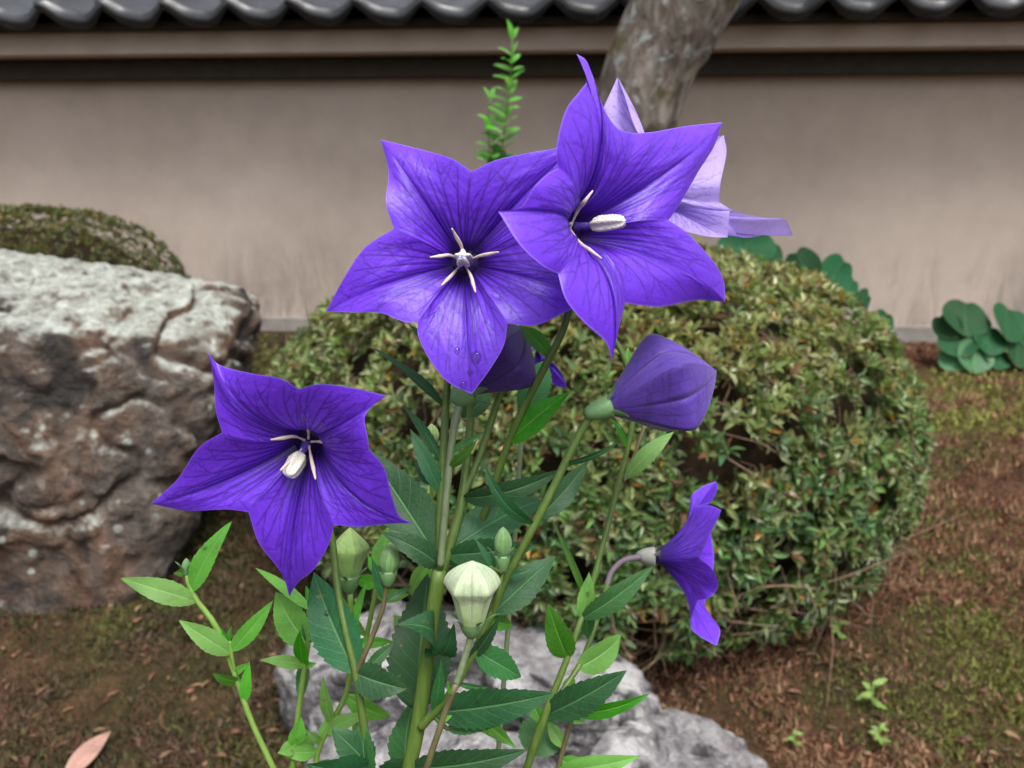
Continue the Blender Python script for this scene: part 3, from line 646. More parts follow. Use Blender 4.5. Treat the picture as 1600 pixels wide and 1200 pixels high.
def bud(parent, b0, b1, R, prof, mat, roll=0., sharp=.8, name='bud', seam=1.0, nt=60, nph=120, seed=0, twist=0.):
    b0, b1 = np.asarray(b0, float), np.asarray(b1, float); ax_ = b1-b0; L = np.linalg.norm(ax_); ax_ = ax_/L
    e1 = nrm(np.cross(ax_, VIEW)); e2 = np.cross(ax_, e1); t = np.linspace(0, 1, nt)
    pr = catmull(np.array([(q[0], q[1], 0) for q in prof]), 200); rr = np.interp(t, pr[:, 0], np.maximum(pr[:, 1], 0))*R
    ph = np.linspace(0, 2*math.pi, nph, endpoint=False); TT, PH = np.meshgrid(t, ph, indexing='ij'); pp = PH + twist*TT
    q = ((pp + math.pi/5) % (2*math.pi/5)) - math.pi/5
    poly = math.cos(math.pi/5)/np.cos(np.abs(np.abs(q)-0)*1.0 - 0) if False else math.cos(math.pi/5)/np.cos(math.pi/5-np.abs(q))
    sh = sharp*np.interp(TT, [0, .12, .45, .62, .8, 1], [.05, .35, .9, 1, .72, .6])
    k = (1-sh) + sh*(poly**1.25)*1.06 - .05*seam*np.exp(-((math.pi/5-np.abs(q))/.06)**2)*np.clip(TT*3-.6, 0, 1)
    k = k*(1+.02*fbm(np.stack([np.cos(PH)*3, np.sin(PH)*3, TT*5], -1), 3, seed))
    V = b0 + ax_*(TT*L)[..., None] + (rr[:, None]*k)[..., None]*(np.cos(PH+roll)[..., None]*e1 + np.sin(PH+roll)[..., None]*e2)
    vein = np.maximum(np.exp(-(q/.035)**2)*.75, np.exp(-((math.pi/5-np.abs(q))/.03)**2)*seam)*np.clip(TT*4, 0, 1)
    sidev = np.exp(-((np.abs(q)-.30-.05*np.sin(TT*9))/.02)**2)*.35*seam; vein = np.maximum(vein, sidev*np.clip(TT*4, 0, 1)*np.clip((.9-TT)*5, 0, 1))
    o = add(name, V.reshape(-1, 3), grid_faces(nt, nph, True), mat, parent, fa={'vein': vein.ravel(), 'rad': TT.ravel()})
    return o
STEMS = {}
def stem(key, parent, pts, mat, ground=None, end3d=None, seg=10, name='stem'):
    """pts: (px, py, depth, radius px) from low to high"""
    p3 = [P(x, y, d) for x, y, d, r in pts]; rr = [r/FPX*d for x, y, d, r in pts]
    if end3d is not None: p3[-1] = np.asarray(end3d)
    if ground is not None:
        a = p3[0]; g = np.array([ground[0], ground[1], -.02]); t0 = nrm(a-p3[1])*.06; ks = np.linspace(0, 1, 14)[:-1]
        ext = [g*(1-k)**2 + 2*k*(1-k)*(a+t0) + a*k*k for k in ks]; p3 = ext + p3; rr = [rr[0]*(1.2-.2*k) for k in ks] + rr
    p3 = np.array(p3); n = max(24, 9*len(p3)); path = catmull(p3, n)
    L = np.concatenate([[0], np.cumsum(np.linalg.norm(np.diff(p3, axis=0), axis=1)+1e-9)]); L /= L[-1]
    rad = np.interp(np.linspace(0, 1, n), L, rr)
    rad = rad*(1+.03*np.sin(np.linspace(0, 40, n)))
    V, F = tube_vf(path, rad, seg); STEMS.setdefault(key, []).append((path, rad))
    return add(name, V, F, mat, parent)
def near_stem(key, x, y):
    best = None
    for path, rad in STEMS[key]:
        sx_, sy_, d_ = proj(path); q = np.hypot(sx_-x, sy_-y); i = int(np.argmin(q))
        if best is None or q[i] < best[0]: best = (q[i], path[i], d_[i])
    return best
def put_leaves(key, parent, specs):
    for i, sp in enumerate(specs):
        bx, by, tx, ty, wpx, kind = sp[:6]; opt = sp[6] if len(sp) > 6 else {}
        rg = random.Random(hash((bx, by, tx)) % 99991)
        q, p3, dd = near_stem(key, bx, by); dd = opt.get('d', dd); db = dd + opt.get('bo', 0)*.001
        base = p3 if (q < 22 and 'd' not in opt) else P(bx, by, db)
        tip = P(tx, ty, db + opt.get('dz', rg.uniform(-8, 10))*.001)
        L = np.linalg.norm(tip-base); dv = (tip-base)/L
        v0 = nrm(VIEW + np.array([0, 0, .25])); v0 = nrm(v0 - dv*(v0@dv)); roll = R_(opt.get('roll', rg.uniform(-28, 28)))
        nor = v0*math.cos(roll) + np.cross(dv, v0)*math.sin(roll)
        wid = wpx/FPX*db/max(.55, abs(math.cos(roll)))
        shp = opt.get('s', 'lance' if wpx > 12 else 'narrow')
        leaf(parent, base, tip, wid, nor, M[kind], bend=opt.get('bend', rg.uniform(.02, .10)), fold=opt.get('fold', rg.uniform(.15, .35)), teeth=int(max(10, L/.0026)), tooth=.085 if kind in 'DM' else .05, shape=shp, seed=rg.uniform(0, 9), wav=.03, curl=opt.get('curl', rg.uniform(-.02, .08)))
        if q >= 22 or 'd' in opt:           # petiole back to the stem
            mid = (base+p3)/2; V, F = tube_vf(catmull(np.array([p3, mid, base, base + dv*L*.08]), 12), np.linspace(.0009, .0006, 12), 6)
            add('petiole', V, F, M['stem_light' if kind in 'LB' else 'stem'], parent)

def plant(label, gx, gy): return empty('balloon_flower_plant', (gx, gy, 0), label, 'flower', 'balloon flower stems growing in a clump')

# ---- main plant: two front blooms, purple bud, shaded bud
gA = (-.018, .30)
pA = plant('tallest balloon flower plant, two wide open violet blooms and purple balloon buds', *gA)
C1, d1 = (727, 410), .252; n1 = cam_vec(-.02, .02, 1)
f1 = [((615, 357, 13), [(603, 315, 13), (607, 268, 9)], (595, 218, 4), [(660, 234, 9), (706, 248, 13)]),
      ((737, 268, 14), [(775, 250, 14), (830, 238, 14), (870, 231, 13)], (925, 212, 10), [(905, 270, 12), (875, 310, 13)]),
      ((850, 345, 14), [(880, 375, 13), (910, 420, 12)], (925, 468, 9), [(885, 487, 12), (838, 508, 13)]),
      ((793, 505, 14), [(787, 540, 14), (765, 578, 14)], (737, 616, 12), [(700, 597, 14), (672, 563, 14), (654, 527, 14)]),
      ((652, 503, 14), [(632, 503, 14), (595, 489, 13), (555, 488, 12)], (509, 487, 5), [(540, 430, 11), (570, 387, 13)])]
c1, Cw1, nn1, S1 = corolla(pA, C1, d1, n1, f1, 'w', M['petal'], seed=1, nseg=64, nr=120)
C2, d2 = (889, 358), .232; n2 = cam_vec(.60, .04, .80)
f2 = [((871, 264, 17), [(870, 225, 19), (884, 172, 20), (906, 142, 19), (917, 122, 15)], (901, 84, 14), [(917, 96, 15), (929, 130, 17), (945, 172, 18), (965, 200, 17)]),
      ((990, 208, 15), [(1020, 206, 15), (1072, 197, 13)], (1128, 191, 11), [(1116, 228, 12), (1093, 265, 14), (1066, 312, 15)]),
      ((1045, 344, 15), [(1076, 366, 15), (1116, 410, 13), (1131, 440, 11)], (1133, 472, 10), [(1090, 469, 11), (1035, 479, 13), (1000, 477, 14)]),
      ((977, 473, 15), [(968, 508, 17), (962, 535, 17)], (956, 563, 15), [(946, 534, 17), (912, 503, 19), (884, 468, 20)]),
      ((872, 428, 18), [(846, 414, 20), (812, 382, 20)], (779, 331, 17), [(813, 323, 19), (836, 290, 21), (858, 270, 19)])]
c2, Cw2, nn2, S2 = corolla(pA, C2, d2, n2, f2, 'w', M['petal'], seed=2, nseg=64, nr=120, wq=12, w2=21, k1=.2, k2=.55)
stem('A', pA, [(636, 1215, .262, 12), (653, 1135, .260, 12), (664, 1050, .258, 11.5), (675, 970, .257, 11), (686, 890, .256, 11)], M['stem'], ground=gA, seg=14)
e1_ = Cw1 - nn1*.011; e2_ = Cw2 - nn2*.011
stem('A', pA, [(686, 893, .256, 7), (688, 800, .258, 6.5), (693, 700, .262, 6.5), (699, 600, .266, 6), (712, 500, .268, 5.5), (727, 410, .264, 5)], M['stem'], end3d=e1_)
stem('A', pA, [(688, 885, .254, 6), (697, 780, .254, 6), (706, 690, .255, 6), (714, 645, .256, 6.5), (723, 621, .257, 7)], M['stem_grey'])
stem('A', pA, [(690, 893, .258, 8), (708, 835, .260, 8), (722, 778, .262, 7.5), (732, 690, .266, 6.5), (737, 620, .270, 6), (745, 560, .272, 5)], M['stem'])
stem('A', pA, [(723, 776, .262, 6), (752, 705, .265, 6), (780, 617, .270, 6), (800, 545, .274, 5)], M['stem'])
stem('A', pA, [(690, 900, .260, 6), (720, 875, .268, 6), (752, 815, .266, 6), (788, 710, .262, 6.2), (815, 645, .258, 6), (852, 572, .252, 6), (884, 502, .249, 6), (890, 430, .247, 5.5), (885, 380, .244, 5)], M['stem'], end3d=e2_)
stem('A', pA, [(657, 1137, .258, 7), (700, 1088, .253, 6.5), (735, 1030, .250, 6), (770, 955, .250, 6), (790, 905, .250, 6), (830, 830, .250, 6.5), (880, 730, .250, 6.5), (905, 680, .250, 6.5), (926, 646, .250, 7), (948, 634, .250, 8)], M['stem'])
stem('A', pA, [(769, 960, .250, 3.5), (778, 930, .246, 3.2), (784, 895, .244, 3.5)], M['stem_light'])
calyx(c1, Cw1-nn1*.0036, nn1, .0048, .010, M['calyx'], sepal=False)
calyx(c2, Cw2-nn2*.0036, nn2, .0048, .010, M['calyx'], sepal=False)
# flower 1 centre
pistil(c1, Cw1-nn1*.001, nn1+cam_vec(.0, -.02, 0)*.02, .014, .0023)
for (x, y, mx, my) in ((672, 402, 703, 399), (779, 394, 750, 400), (690, 446, 708, 428), (743, 457, 736, 432), (706, 357, 721, 385)):
    stamen(c1, [P(724+(mx-724)*.25, 409+(my-409)*.25, d1-.002), P(mx, my, d1-.0065), P((mx+x)/2, (my+y)/2, d1-.0095), P(x, y, d1-.0125)])
pistil(c2, Cw2+nn2*.003, cam_vec(.80, -.02, .6), .0160, .0020)
for (x, y, mx, my, dz) in ((926, 298, 902, 330, -8), (899, 405, 890, 382, -26), (940, 404, 908, 381, -16), (882, 345, 884, 350, -8), (893, 348, 890, 352, -8)):
    stamen(c2, [P(890, 358, d2-.003), P(mx, my, d2-.006), P((mx+x)/2, (my+y)/2, d2-.007+dz*.0004), P(x, y, d2-.005+dz*.0006)])
# purple balloon bud
PB = [(0, .13), (.06, .21), (.15, .36), (.3, .64), (.45, .90), (.55, 1.0), (.64, .93), (.78, .66), (.90, .34), (1, .02)]
b1 = bud(pA, P(944, 638, .250), P(1119, 580, .256), 84/FPX*.250, PB, M['bud_purple'], roll=.66, sharp=1.0, seed=3, twist=.10)
calyx(b1, P(953, 635, .250), P(1119, 580, .256)-P(944, 638, .250), .0036, .0085, M['calyx'], sep=.0075, spread=.95, roll=.4, rbot=.0015)
b2 = bud(pA, P(724, 614, .257), P(818, 512, .262), 74/FPX*.257, PB, M['bud_shaded'], roll=.9, sharp=.9, seed=4)
calyx(b2, P(728, 611, .257), P(818, 512, .262)-P(724, 614, .257), .0044, .0055, M['calyx'], sep=.010, spread=.9, roll=.2, rbot=.0018)
OV = [(0, .35), (.1, .62), (.25, .88), (.45, 1.0), (.65, .9), (.82, .62), (.94, .28), (1, .02)]
b3 = bud(pA, P(785, 872, .244), P(786, 823, .243), 14/FPX*.244, OV, M['bud_small'], sharp=.4, seam=.4, seed=5, nt=36, nph=60)
calyx(b3, P(785, 868, .244), cU, .0024, .0052, M['calyx'], sep=.005, spread=.5, rbot=.0009)
put_leaves('A', pA, [
    (695, 640, 587, 542, 17, 'D', dict(roll=50, s='narrow', bend=.03)), (690, 560, 637, 506, 16, 'D', dict(d=.272, roll=40)),
    (690, 728, 629, 629, 16, 'D', dict(roll=30)), (690, 768, 640, 669, 27, 'D', dict(bend=.08, roll=10, bo=-2)),
    (704, 727, 746, 687, 15, 'B', dict(roll=30)), (706, 708, 758, 676, 12, 'M'),
    (803, 690, 889, 613, 42, 'B', dict(s='ovate', roll=-10, dz=-6, bend=.06)),
    (728, 782, 883, 734, 34, 'D', dict(bend=.22, roll=20, dz=-6)), (828, 812, 756, 724, 20, 'D', dict(bend=.25, roll=-30)),
    (838, 814, 919, 721, 38, 'D', dict(roll=12)),
    (684, 878, 571, 698, 82, 'D', dict(s='ovate', dz=8, roll=8, bend=.03)), (684, 882, 597, 831, 38, 'D', dict(bo=-3, dz=-6, bend=.18, roll=15)),
    (690, 760, 645, 722, 22, 'D', dict(d=.262)),
    (705, 862, 852, 776, 62, 'D', dict(s='ovate', dz=14, roll=-12, bo=10)), (712, 842, 781, 782, 36, 'M', dict(dz=16)),
    (697, 868, 839, 853, 44, 'D', dict(dz=-7, roll=12, bend=.06)), (705, 872, 778, 890, 40, 'M', dict(dz=12)), (768, 888, 742, 842, 10, 'D', dict(d=.240)),
    (781, 968, 868, 869, 54, 'D', dict(s='lance', roll=-8, dz=8)), (738, 1040, 782, 962, 20, 'D', dict(roll=35, dz=-3)), (764, 968, 802, 977, 24, 'B', dict(dz=5, s='ovate')),
    (740, 1012, 818, 1060, 44, 'M', dict(dz=12, s='ovate', roll=-10)),
    (650, 1108, 668, 896, 100, 'D', dict(s='ovate', dz=14, roll=4, bend=.02, d=.268)), (676, 1000, 624, 975, 34, 'D', dict(bo=-4, dz=-10, roll=60, bend=.3)), (678, 1002, 710, 978, 26, 'D', dict(bo=-4, dz=-8, roll=55, bend=.3)),
    (688, 1122, 868, 1083, 62, 'D', dict(dz=-10, roll=14, bend=.05, s='lance')), (693, 1124, 690, 1034, 20, 'M', dict(bo=-4, dz=-6)),
    (698, 1138, 779, 1131, 24, 'M', dict(dz=-5)), (722, 1068, 764, 1073, 10, 'M', dict(bo=-3, bend=.15)), (715, 1090, 805, 1166, 32, 'L', dict(dz=20)),
    (655, 1205, 823, 1174, 52, 'D', dict(dz=-12, roll=10)), (640, 1200, 722, 1186, 24, 'L', dict(dz=12)), (634, 1215, 646, 1088, 50, 'M', dict(d=.272, dz=8, bo=4)),
    (812, 640, 858, 560, 48, 'M', dict(dz=12, d=.272)), (726, 656, 768, 616, 36, 'M', dict(dz=10, d=.275)), (858, 560, 812, 505, 30, 'B', dict(dz=8)), (884, 502, 900, 470, 9, 'B'),
    (888, 724, 969, 690, 9, 'D', dict(roll=40, bend=.1)), (795, 905, 832, 888, 9, 'D', dict(bend=.1)),
    (640, 1210, 700, 1230, 60, 'D'), (655, 1190, 590, 1240, 60, 'D')])

# ---- left plant
gB = (-.055, .29)
pB = plant('balloon flower stem with lone nodding violet bloom and one small green bud', *gB)
C3, d3 = (482, 690), .243; n3 = cam_vec(-.16, -.40, .9)
f3 = [((347, 676, 14), [(337, 640, 13), (334, 596, 11)], (325, 549, 9), [(343, 570, 9), (392, 583, 13), (437, 591, 14)]),
      ((467, 608, 15), [(500, 600, 15), (552, 606, 13)], (604, 618, 9), [(584, 632, 11), (570, 652, 13), (574, 680, 14)]),
      ((577, 702, 14), [(601, 732, 14), (613, 776, 13), (624, 806, 11)], (643, 817, 9), [(602, 819, 12), (560, 823, 14)]),
      ((522, 820, 15), [(513, 852, 15), (490, 890, 15), (466, 910, 13)], (452, 932, 12), [(444, 905, 13), (430, 882, 15), (404, 848, 16)]),
      ((388, 800, 15), [(352, 796, 15), (292, 798, 13)], (236, 787, 9), [(276, 750, 12), (310, 700, 14)])]
c3, Cw3, nn3, S3 = corolla(pB, C3, d3, n3, f3, 'w', M['petal'], seed=6, nseg=64, nr=120, wq=9, w2=16)
stem('B', pB, [(582, 1215, .258, 6.5), (568, 1130, .256, 6.5), (556, 1055, .255, 6), (540, 985, .257, 5.5), (527, 915, .261, 5.5), (520, 850, .265, 5.5), (504, 770, .264, 5), (487, 715, .256, 4.5)], M['stem'], ground=gB, end3d=Cw3-nn3*.011)
stem('B', pB, [(556, 1052, .255, 4.5), (578, 1003, .254, 4.5), (598, 950, .253, 4), (605, 908, .252, 4)], M['stem_red'])
calyx(c3, Cw3-nn3*.0036, nn3, .0048, .010, M['calyx'], sepal=False)
pistil(c3, Cw3+nn3*.001, cam_vec(-.30, -.74, .60), .0125, .0024)
for (x, y, mx, my) in ((423, 687, 460, 682), (527, 695, 500, 690), (438, 735, 462, 712), (493, 749, 486, 715), (474, 654, 482, 672)):
    stamen(c3, [P(482+(mx-482)*.25, 690+(my-690)*.25, d3-.002), P(mx, my, d3-.0055), P((mx+x)/2, (my+y)/2, d3-.0085), P(x, y, d3-.0110)])
b4 = bud(pB, P(606, 902, .252), P(610, 847, .252), 16/FPX*.252, OV, M['bud_small'], sharp=.45, seam=.5, seed=7, nt=36, nph=60)
calyx(b4, P(606, 892, .252), cU, .0029, .0050, M['calyx'], sep=.006, spread=.55, rbot=.001)
put_leaves('B', pB, [
    (552, 1052, 490, 894, 76, 'D', dict(dz=6, roll=-6, s='lance', bo=6)), (556, 1052, 633, 1078, 54, 'D', dict(s='ovate', dz=-4, roll=10)),
    (604, 940, 580, 872, 17, 'D', dict(roll=35)), (602, 942, 643, 915, 10, 'D', dict(bend=.2)),
    (576, 1190, 518, 1138, 50, 'D', dict(s='ovate', dz=-4)), (580, 1205, 478, 1196, 50, 'D', dict(dz=-12)), (572, 1045, 616, 1004, 20, 'M', dict(d=.262, dz=8)), (570, 1130, 590, 1260, 40, 'M')])

# ---- white bud stalk
gC = (-.022, .25)
pC = plant('short brown stalked balloon flower shoot topped by swollen creamy white bud', *gC)
stem('C', pC, [(660, 1220, .238, 5), (690, 1130, .236, 5), (706, 1085, .235, 5), (714, 1066, .235, 5)], M['stem_red'], ground=gC)
stem('C', pC, [(713, 1068, .235, 5.2), (724, 1035, .235, 5.5), (733, 1005, .235, 5.5), (736, 985, .235, 6)], M['stem_grey'])
WB = [(0, .44), (.12, .54), (.3, .66), (.42, .76), (.52, .92), (.58, 1.0), (.66, .98), (.78, .82), (.9, .48), (1, .02)]
b5 = bud(pC, P(737, 972, .235), P(738, 876, .233), 45/FPX*.235, WB, M['bud_white'], roll=.35, sharp=.80, seed=9, seam=.8)
calyx(b5, P(737, 970, .235), cU, .0037, .0050, M['calyx'], sep=.006, spread=.9, roll=.9, rbot=.0012)
put_leaves('C', pC, [(706, 1090, 700, 1060, 6, 'L'), (692, 1130, 706, 1118, 8, 'L')])

# ---- right plant with the side-facing bloom and the strongly lit bloom
gD = (.020, .33)
pD = plant('balloon flower plant with strongly lit bloom on top and side-facing violet bloom', *gD)
C4, d4 = (1010, 300), .286; n4 = cam_vec(.62, .25, -.10)
f4 = [((925, 250, 6), [(935, 190, 2)], (965, 120, 4), [(976, 150, -2), (1000, 212, -6)]),
      ((1050, 245, -8), [(1085, 225, -6)], (1131, 211, 2), [(1135, 240, -4), (1126, 285, -8)]),
      ((1124, 316, -6), [(1150, 330, -6), (1195, 340, -3), (1226, 343, 1)], (1239, 368, 6), [(1205, 366, 6), (1160, 371, 2)]),
      ((1139, 350, -8), [(1140, 330, -13)], (1137, 371, -14), [(1110, 370, -13), (1080, 364, -10)]),
      ((1040, 352, -4), [(1000, 390, 4)], (960, 400, 14), [(930, 350, 14), (920, 300, 12)])]
c4, Cw4, nn4, S4 = corolla(pD, C4, d4, n4, f4, 'd', M['petal_lit'], seed=12, nseg=44, nr=80, wq=5, w2=9, keel=.5)
C5, d5 = (1028, 870), .330; n5 = cam_vec(1, .0, .10)
f5 = [((1085, 800, 4), [(1080, 778, 4), (1098, 761, 5)], (1119, 752, 8), [(1122, 763, 10), (1112, 785, 12)]),   # filled below
      ]
f5 = [((1104, 800, 18), [(1084, 790, 6), (1080, 775, 4), (1098, 760, 4)], (1119, 752, 4), [(1121, 762, -2), (1112, 782, -6)]),
      ((1084, 792, -3), [(1110, 790, -9)], (1127, 797, -13), [(1121, 812, -17), (1108, 838, -19)]),
      ((1093, 872, -20), [(1113, 890, -21), (1122, 912, -19)], (1117, 927, -17), [(1105, 935, -15)]),
      ((1090, 938, -9), [(1079, 975, -4), (1090, 992, -3)], (1120, 1009, 0), [(1125, 985, 5), (1112, 964, 10)]),
      ((1100, 945, 17), [(1112, 910, 22)], (1116, 870, 26), [(1110, 830, 24)])]
c5, Cw5, nn5, S5 = corolla(pD, C5, d5, n5, f5, 'd', M['petal'], seed=14, nseg=44, nr=80, wq=8, w2=13.5, k1=.24, k2=.55, r0=3.2, keel=.3)
stem('D', pD, [(815, 1225, .278, 6.5), (850, 1122, .276, 6.5), (870, 1070, .276, 5.5), (888, 1024, .277, 5), (908, 968, .280, 4.5), (922, 925, .284, 4.5), (940, 858, .288, 4.5), (960, 780, .292, 4.5), (985, 680, .296, 4.5), (990, 620, .298, 4.5), (975, 560, .298, 4.2), (950, 490, .297, 4.2), (960, 380, .294, 4)], M['stem'], ground=gD, end3d=Cw4-nn4*.010)
stem('D', pD, [(850, 1122, .276, 5), (880, 1078, .282, 4.5), (913, 1024, .290, 4.5), (938, 951, .305, 4.5), (949, 912, .315, 4.3)], M['stem'])
stem('D', pD, [(948, 915, .314, 4.3), (956, 893, .320, 4.3), (974, 876, .325, 4.3), (1000, 870, .329, 5)], M['stem_mauve'])
stem('D', pD, [(975, 752, .294, 3.2), (990, 715, .297, 3), (1007, 665, .300, 3)], M['stem_red'])
calyx(c4, Cw4-nn4*.0036, nn4, .0048, .010, M['calyx'], sepal=False)
calyx(c5, Cw5-nn5*.0012, nn5, .0040, .0075, M['calyx_pale'], sep=.007, spread=1.1, roll=.9, rbot=.0016)
pistil(c5, Cw5, nn5, .013, .002); pistil(c4, Cw4, nn4, .012, .002)
for c_, C_, n_, in ((c4, Cw4, nn4), (c5, Cw5, nn5)):
    ea = nrm(np.cross(n_, [.1, .2, .9])); eb = np.cross(n_, ea)
    for k in range(5):
        dv = ea*math.cos(k*1.2566)+eb*math.sin(k*1.2566); stamen(c_, [C_+dv*.001, C_+dv*.002+n_*.005, C_+dv*.005+n_*.011])
put_leaves('D', pD, [
    (888, 1024, 856, 944, 42, 'B', dict(dz=-8, s='ovate', roll=-12)), (912, 962, 1023, 883, 36, 'M', dict(dz=-6, roll=10)), (904, 972, 921, 894, 28, 'L', dict(dz=-4, roll=20)),
    (914, 930, 918, 1000, 26, 'M', dict(dz=4)), (917, 940, 866, 817, 11, 'B', dict(bend=.06, dz=-6)), (926, 915, 938, 876, 11, 'B'),
    (910, 1048, 977, 994, 46, 'L', dict(s='ovate', dz=8, curl=.12)), (857, 1122, 980, 1046, 54, 'D', dict(dz=-8, roll=8)),
    (976, 750, 1054, 672, 27, 'L', dict(dz=4)), (986, 712, 1046, 668, 10, 'M', dict(bend=.15)), (978, 706, 952, 650, 9, 'B'), (990, 590, 981, 542, 16, 'L', dict(dz=2)),
    (830, 1180, 858, 1112, 70, 'M', dict(s='ovate', dz=10, d=.285)), (846, 1130, 825, 1085, 22, 'B'), (880, 1080, 900, 1060, 22, 'L', dict(dz=12)),
    (820, 1215, 900, 1250, 50, 'D'), (815, 1225, 760, 1250, 50, 'D')])

# ---- flower half hidden behind the shaded bud
gE = (.0, .37)
pE = plant('partly hidden violet bloom on thin stalk behind the shaded purple bud', *gE)
C6, d6 = (836, 545, ), .305; n6 = cam_vec(.1, -.5, -.75)
f6 = [((822, 530, 0), [(826, 524, 2)], (838, 520, 4), [(842, 530, -4)]), ((843, 545, -9), [(846, 560, -11)], (836, 592, -10), [(842, 580, -9)]), ((846, 560, -6), [(862, 565, -2), (878, 585, 0)], (886, 606, 2), [(868, 602, 3), (852, 585, 4)]),
      ((842, 575, 6), [(830, 580, 10)], (812, 585, 13), [(812, 565, 12)]), ((815, 550, 8), [(800, 545, 8)], (795, 530, 8), [(808, 527, 4)])]
c6, Cw6, nn6, S6 = corolla(pE, C6, d6, n6, f6, 'd', M['petal'], seed=15, nseg=24, nr=40, wq=2, w2=4, r0=2, keel=.3)
stem('E', pE, [(775, 1220, .300, 4), (800, 900, .304, 4), (815, 680, .308, 4), (824, 615, .308, 4), (834, 560, .306, 3.5)], M['stem_grey'], ground=gE, end3d=Cw6-nn6*.001)

# ---- young light shoots
gF = (-.085, .33)
pF = plant('slender bright green shoot with five-pointed bud tip, beside the lichen boulder', *gF)
stem('F', pF, [(436, 1220, .270, 5), (392, 1125, .270, 4.5), (366, 1050, .270, 4.5), (338, 980, .270, 4.5), (306, 936, .270, 4), (293, 908, .270, 3.5), (291, 893, .270, 3.5)], M['stem_light'], ground=gF)
stem('F', pF, [(367, 1052, .270, 3), (362, 1025, .268, 3), (359, 1002, .267, 2.5)], M['stem_light'])
b6 = bud(pF, P(291, 898, .270), P(291, 872, .270), 7/FPX*.27, OV, M['bud_small'], sharp=.3, seam=.3, nt=24, nph=40)
calyx(b6, P(291, 889, .270), cU, .0013, .0022, M['calyx'], sep=.0052, spread=.55, rbot=.0007)
put_leaves('F', pF, [(304, 924, 361, 814, 36, 'L', dict(dz=-4, roll=-10)), (302, 940, 187, 903, 36, 'L', dict(dz=-6, roll=10, bend=.08)), (358, 1022, 279, 969, 32, 'L', dict(dz=-6, roll=15)),
    (361, 1018, 426, 941, 26, 'L', dict(dz=-3, roll=25)), (374, 1060, 332, 1052, 20, 'B', dict(dz=-8, s='ovate')), (366, 1056, 390, 1036, 12, 'L'), (380, 1092, 388, 1036, 19, 'L'), (292, 900, 271, 896, 12, 'B', dict(s='ovate')), (292, 900, 304, 893, 9, 'B', dict(s='ovate')),
    (359, 1006, 344, 980, 9, 'B'), (360, 1006, 364, 973, 9, 'B')])
gG = (-.075, .345)
pG = plant('young leafy light green shoot without buds, before the white grey rock', *gG)
stem('G', pG, [(455, 1220, .285, 5), (463, 1140, .285, 4.5), (474, 1055, .285, 4.5), (482, 1000, .285, 4), (488, 955, .285, 4)], M['stem_light'], ground=gG)
put_leaves('G', pG, [(480, 1004, 427, 924, 54, 'L', dict(s='ovate', dz=8, roll=-8)), (476, 1042, 469, 984, 24, 'B', dict(dz=-6)), (475, 1042, 406, 1031, 19, 'L', dict(dz=-8, roll=25)), (480, 1000, 500, 940, 30, 'M', dict(dz=6)),
    (488, 958, 398, 886, 16, 'L', dict(roll=30, dz=8)), (488, 958, 478, 915, 10, 'B'), (487, 958, 496, 902, 10, 'M'), (476, 1045, 494, 1036, 10, 'L'), (463, 1160, 471, 1120, 24, 'L'), (464, 1168, 434, 1176, 22, 'L'), (462, 1165, 500, 1150, 18, 'L'), (470, 1090, 478, 1010, 20, 'M', dict(dz=14))])
gH = (-.068, .36)
pH = plant('green shoot holding plump pale green bud just below the lone nodding bloom', *gH)
stem('H', pH, [(492, 1220, .290, 4.5), (498, 1170, .290, 4.5), (522, 1122, .290, 4.5), (543, 1075, .290, 4.3), (549, 990, .287, 4.2), (547, 925, .285, 4.5)], M['stem_light'], ground=gH)
GB = [(0, .45), (.15, .60), (.35, .78), (.52, .98), (.62, 1.0), (.76, .74), (.9, .34), (1, .02)]
b7 = bud(pH, P(546, 905, .285), P(547, 824, .283), 28/FPX*.285, GB, M['bud_green'], roll=.2, sharp=.9, seam=.3, seed=21)
calyx(b7, P(546, 900, .285), cU, .0038, .0062, M['calyx'], sep=.006, spread=.9, roll=.3, rbot=.001)
put_leaves('H', pH, [(511, 1135, 505, 1056, 20, 'L', dict(dz=-4)), (512, 1137, 579, 1115, 24, 'L', dict(dz=-6, bend=.12)), (536, 1090, 611, 1120, 34, 'L', dict(dz=10)), (503, 1160, 476, 1140, 12, 'L'), (545, 1000, 575, 908, 16, 'L', dict(dz=5)), (546, 1010, 616, 1002, 18, 'L', dict(dz=10)),
    (497, 1172, 433, 1176, 24, 'L', dict(dz=-8, bend=.12)), (500, 1165, 520, 1110, 18, 'L'), (495, 1185, 520, 1210, 40, 'M')])
gI = (-.045, .38)
pI = plant('bare-tipped pale shoot with broad light leaves between the lone bloom and tallest plant', *gI)
stem('I', pI, [(548, 1220, .300, 4.5), (560, 1080, .300, 4.5), (572, 1000, .300, 4), (584, 940, .300, 4), (590, 895, .300, 3.5)], M['stem_light'], ground=gI)
put_leaves('I', pI, [(588, 912, 553, 902, 24, 'L', dict(s='ovate')), (590, 896, 612, 816, 32, 'L', dict(dz=4)), (586, 930, 640, 930, 22, 'L', dict(dz=10)), (572, 1000, 530, 925, 16, 'L', dict(bend=.1)), (562, 1075, 600, 1010, 22, 'M'), (590, 896, 575, 868, 14, 'L')])
gJ = (-.025, .40)
pJ = plant('thin stalk with tiny green bud close beside the thick main stem', *gJ)
stem('J', pJ, [(645, 1220, .310, 4), (662, 1000, .310, 3.8), (673, 800, .310, 3.5), (676, 700, .310, 3.2)], M['stem_light'], ground=gJ)
b8 = bud(pJ, P(676, 694, .310), P(674, 662, .310), 11/FPX*.31, OV, M['bud_green'], sharp=.3, seam=.3, nt=24, nph=40); calyx(b8, P(676, 692, .31), cU, .0022, .004, M['calyx'], sep=.003, spread=.3, rbot=.0008)
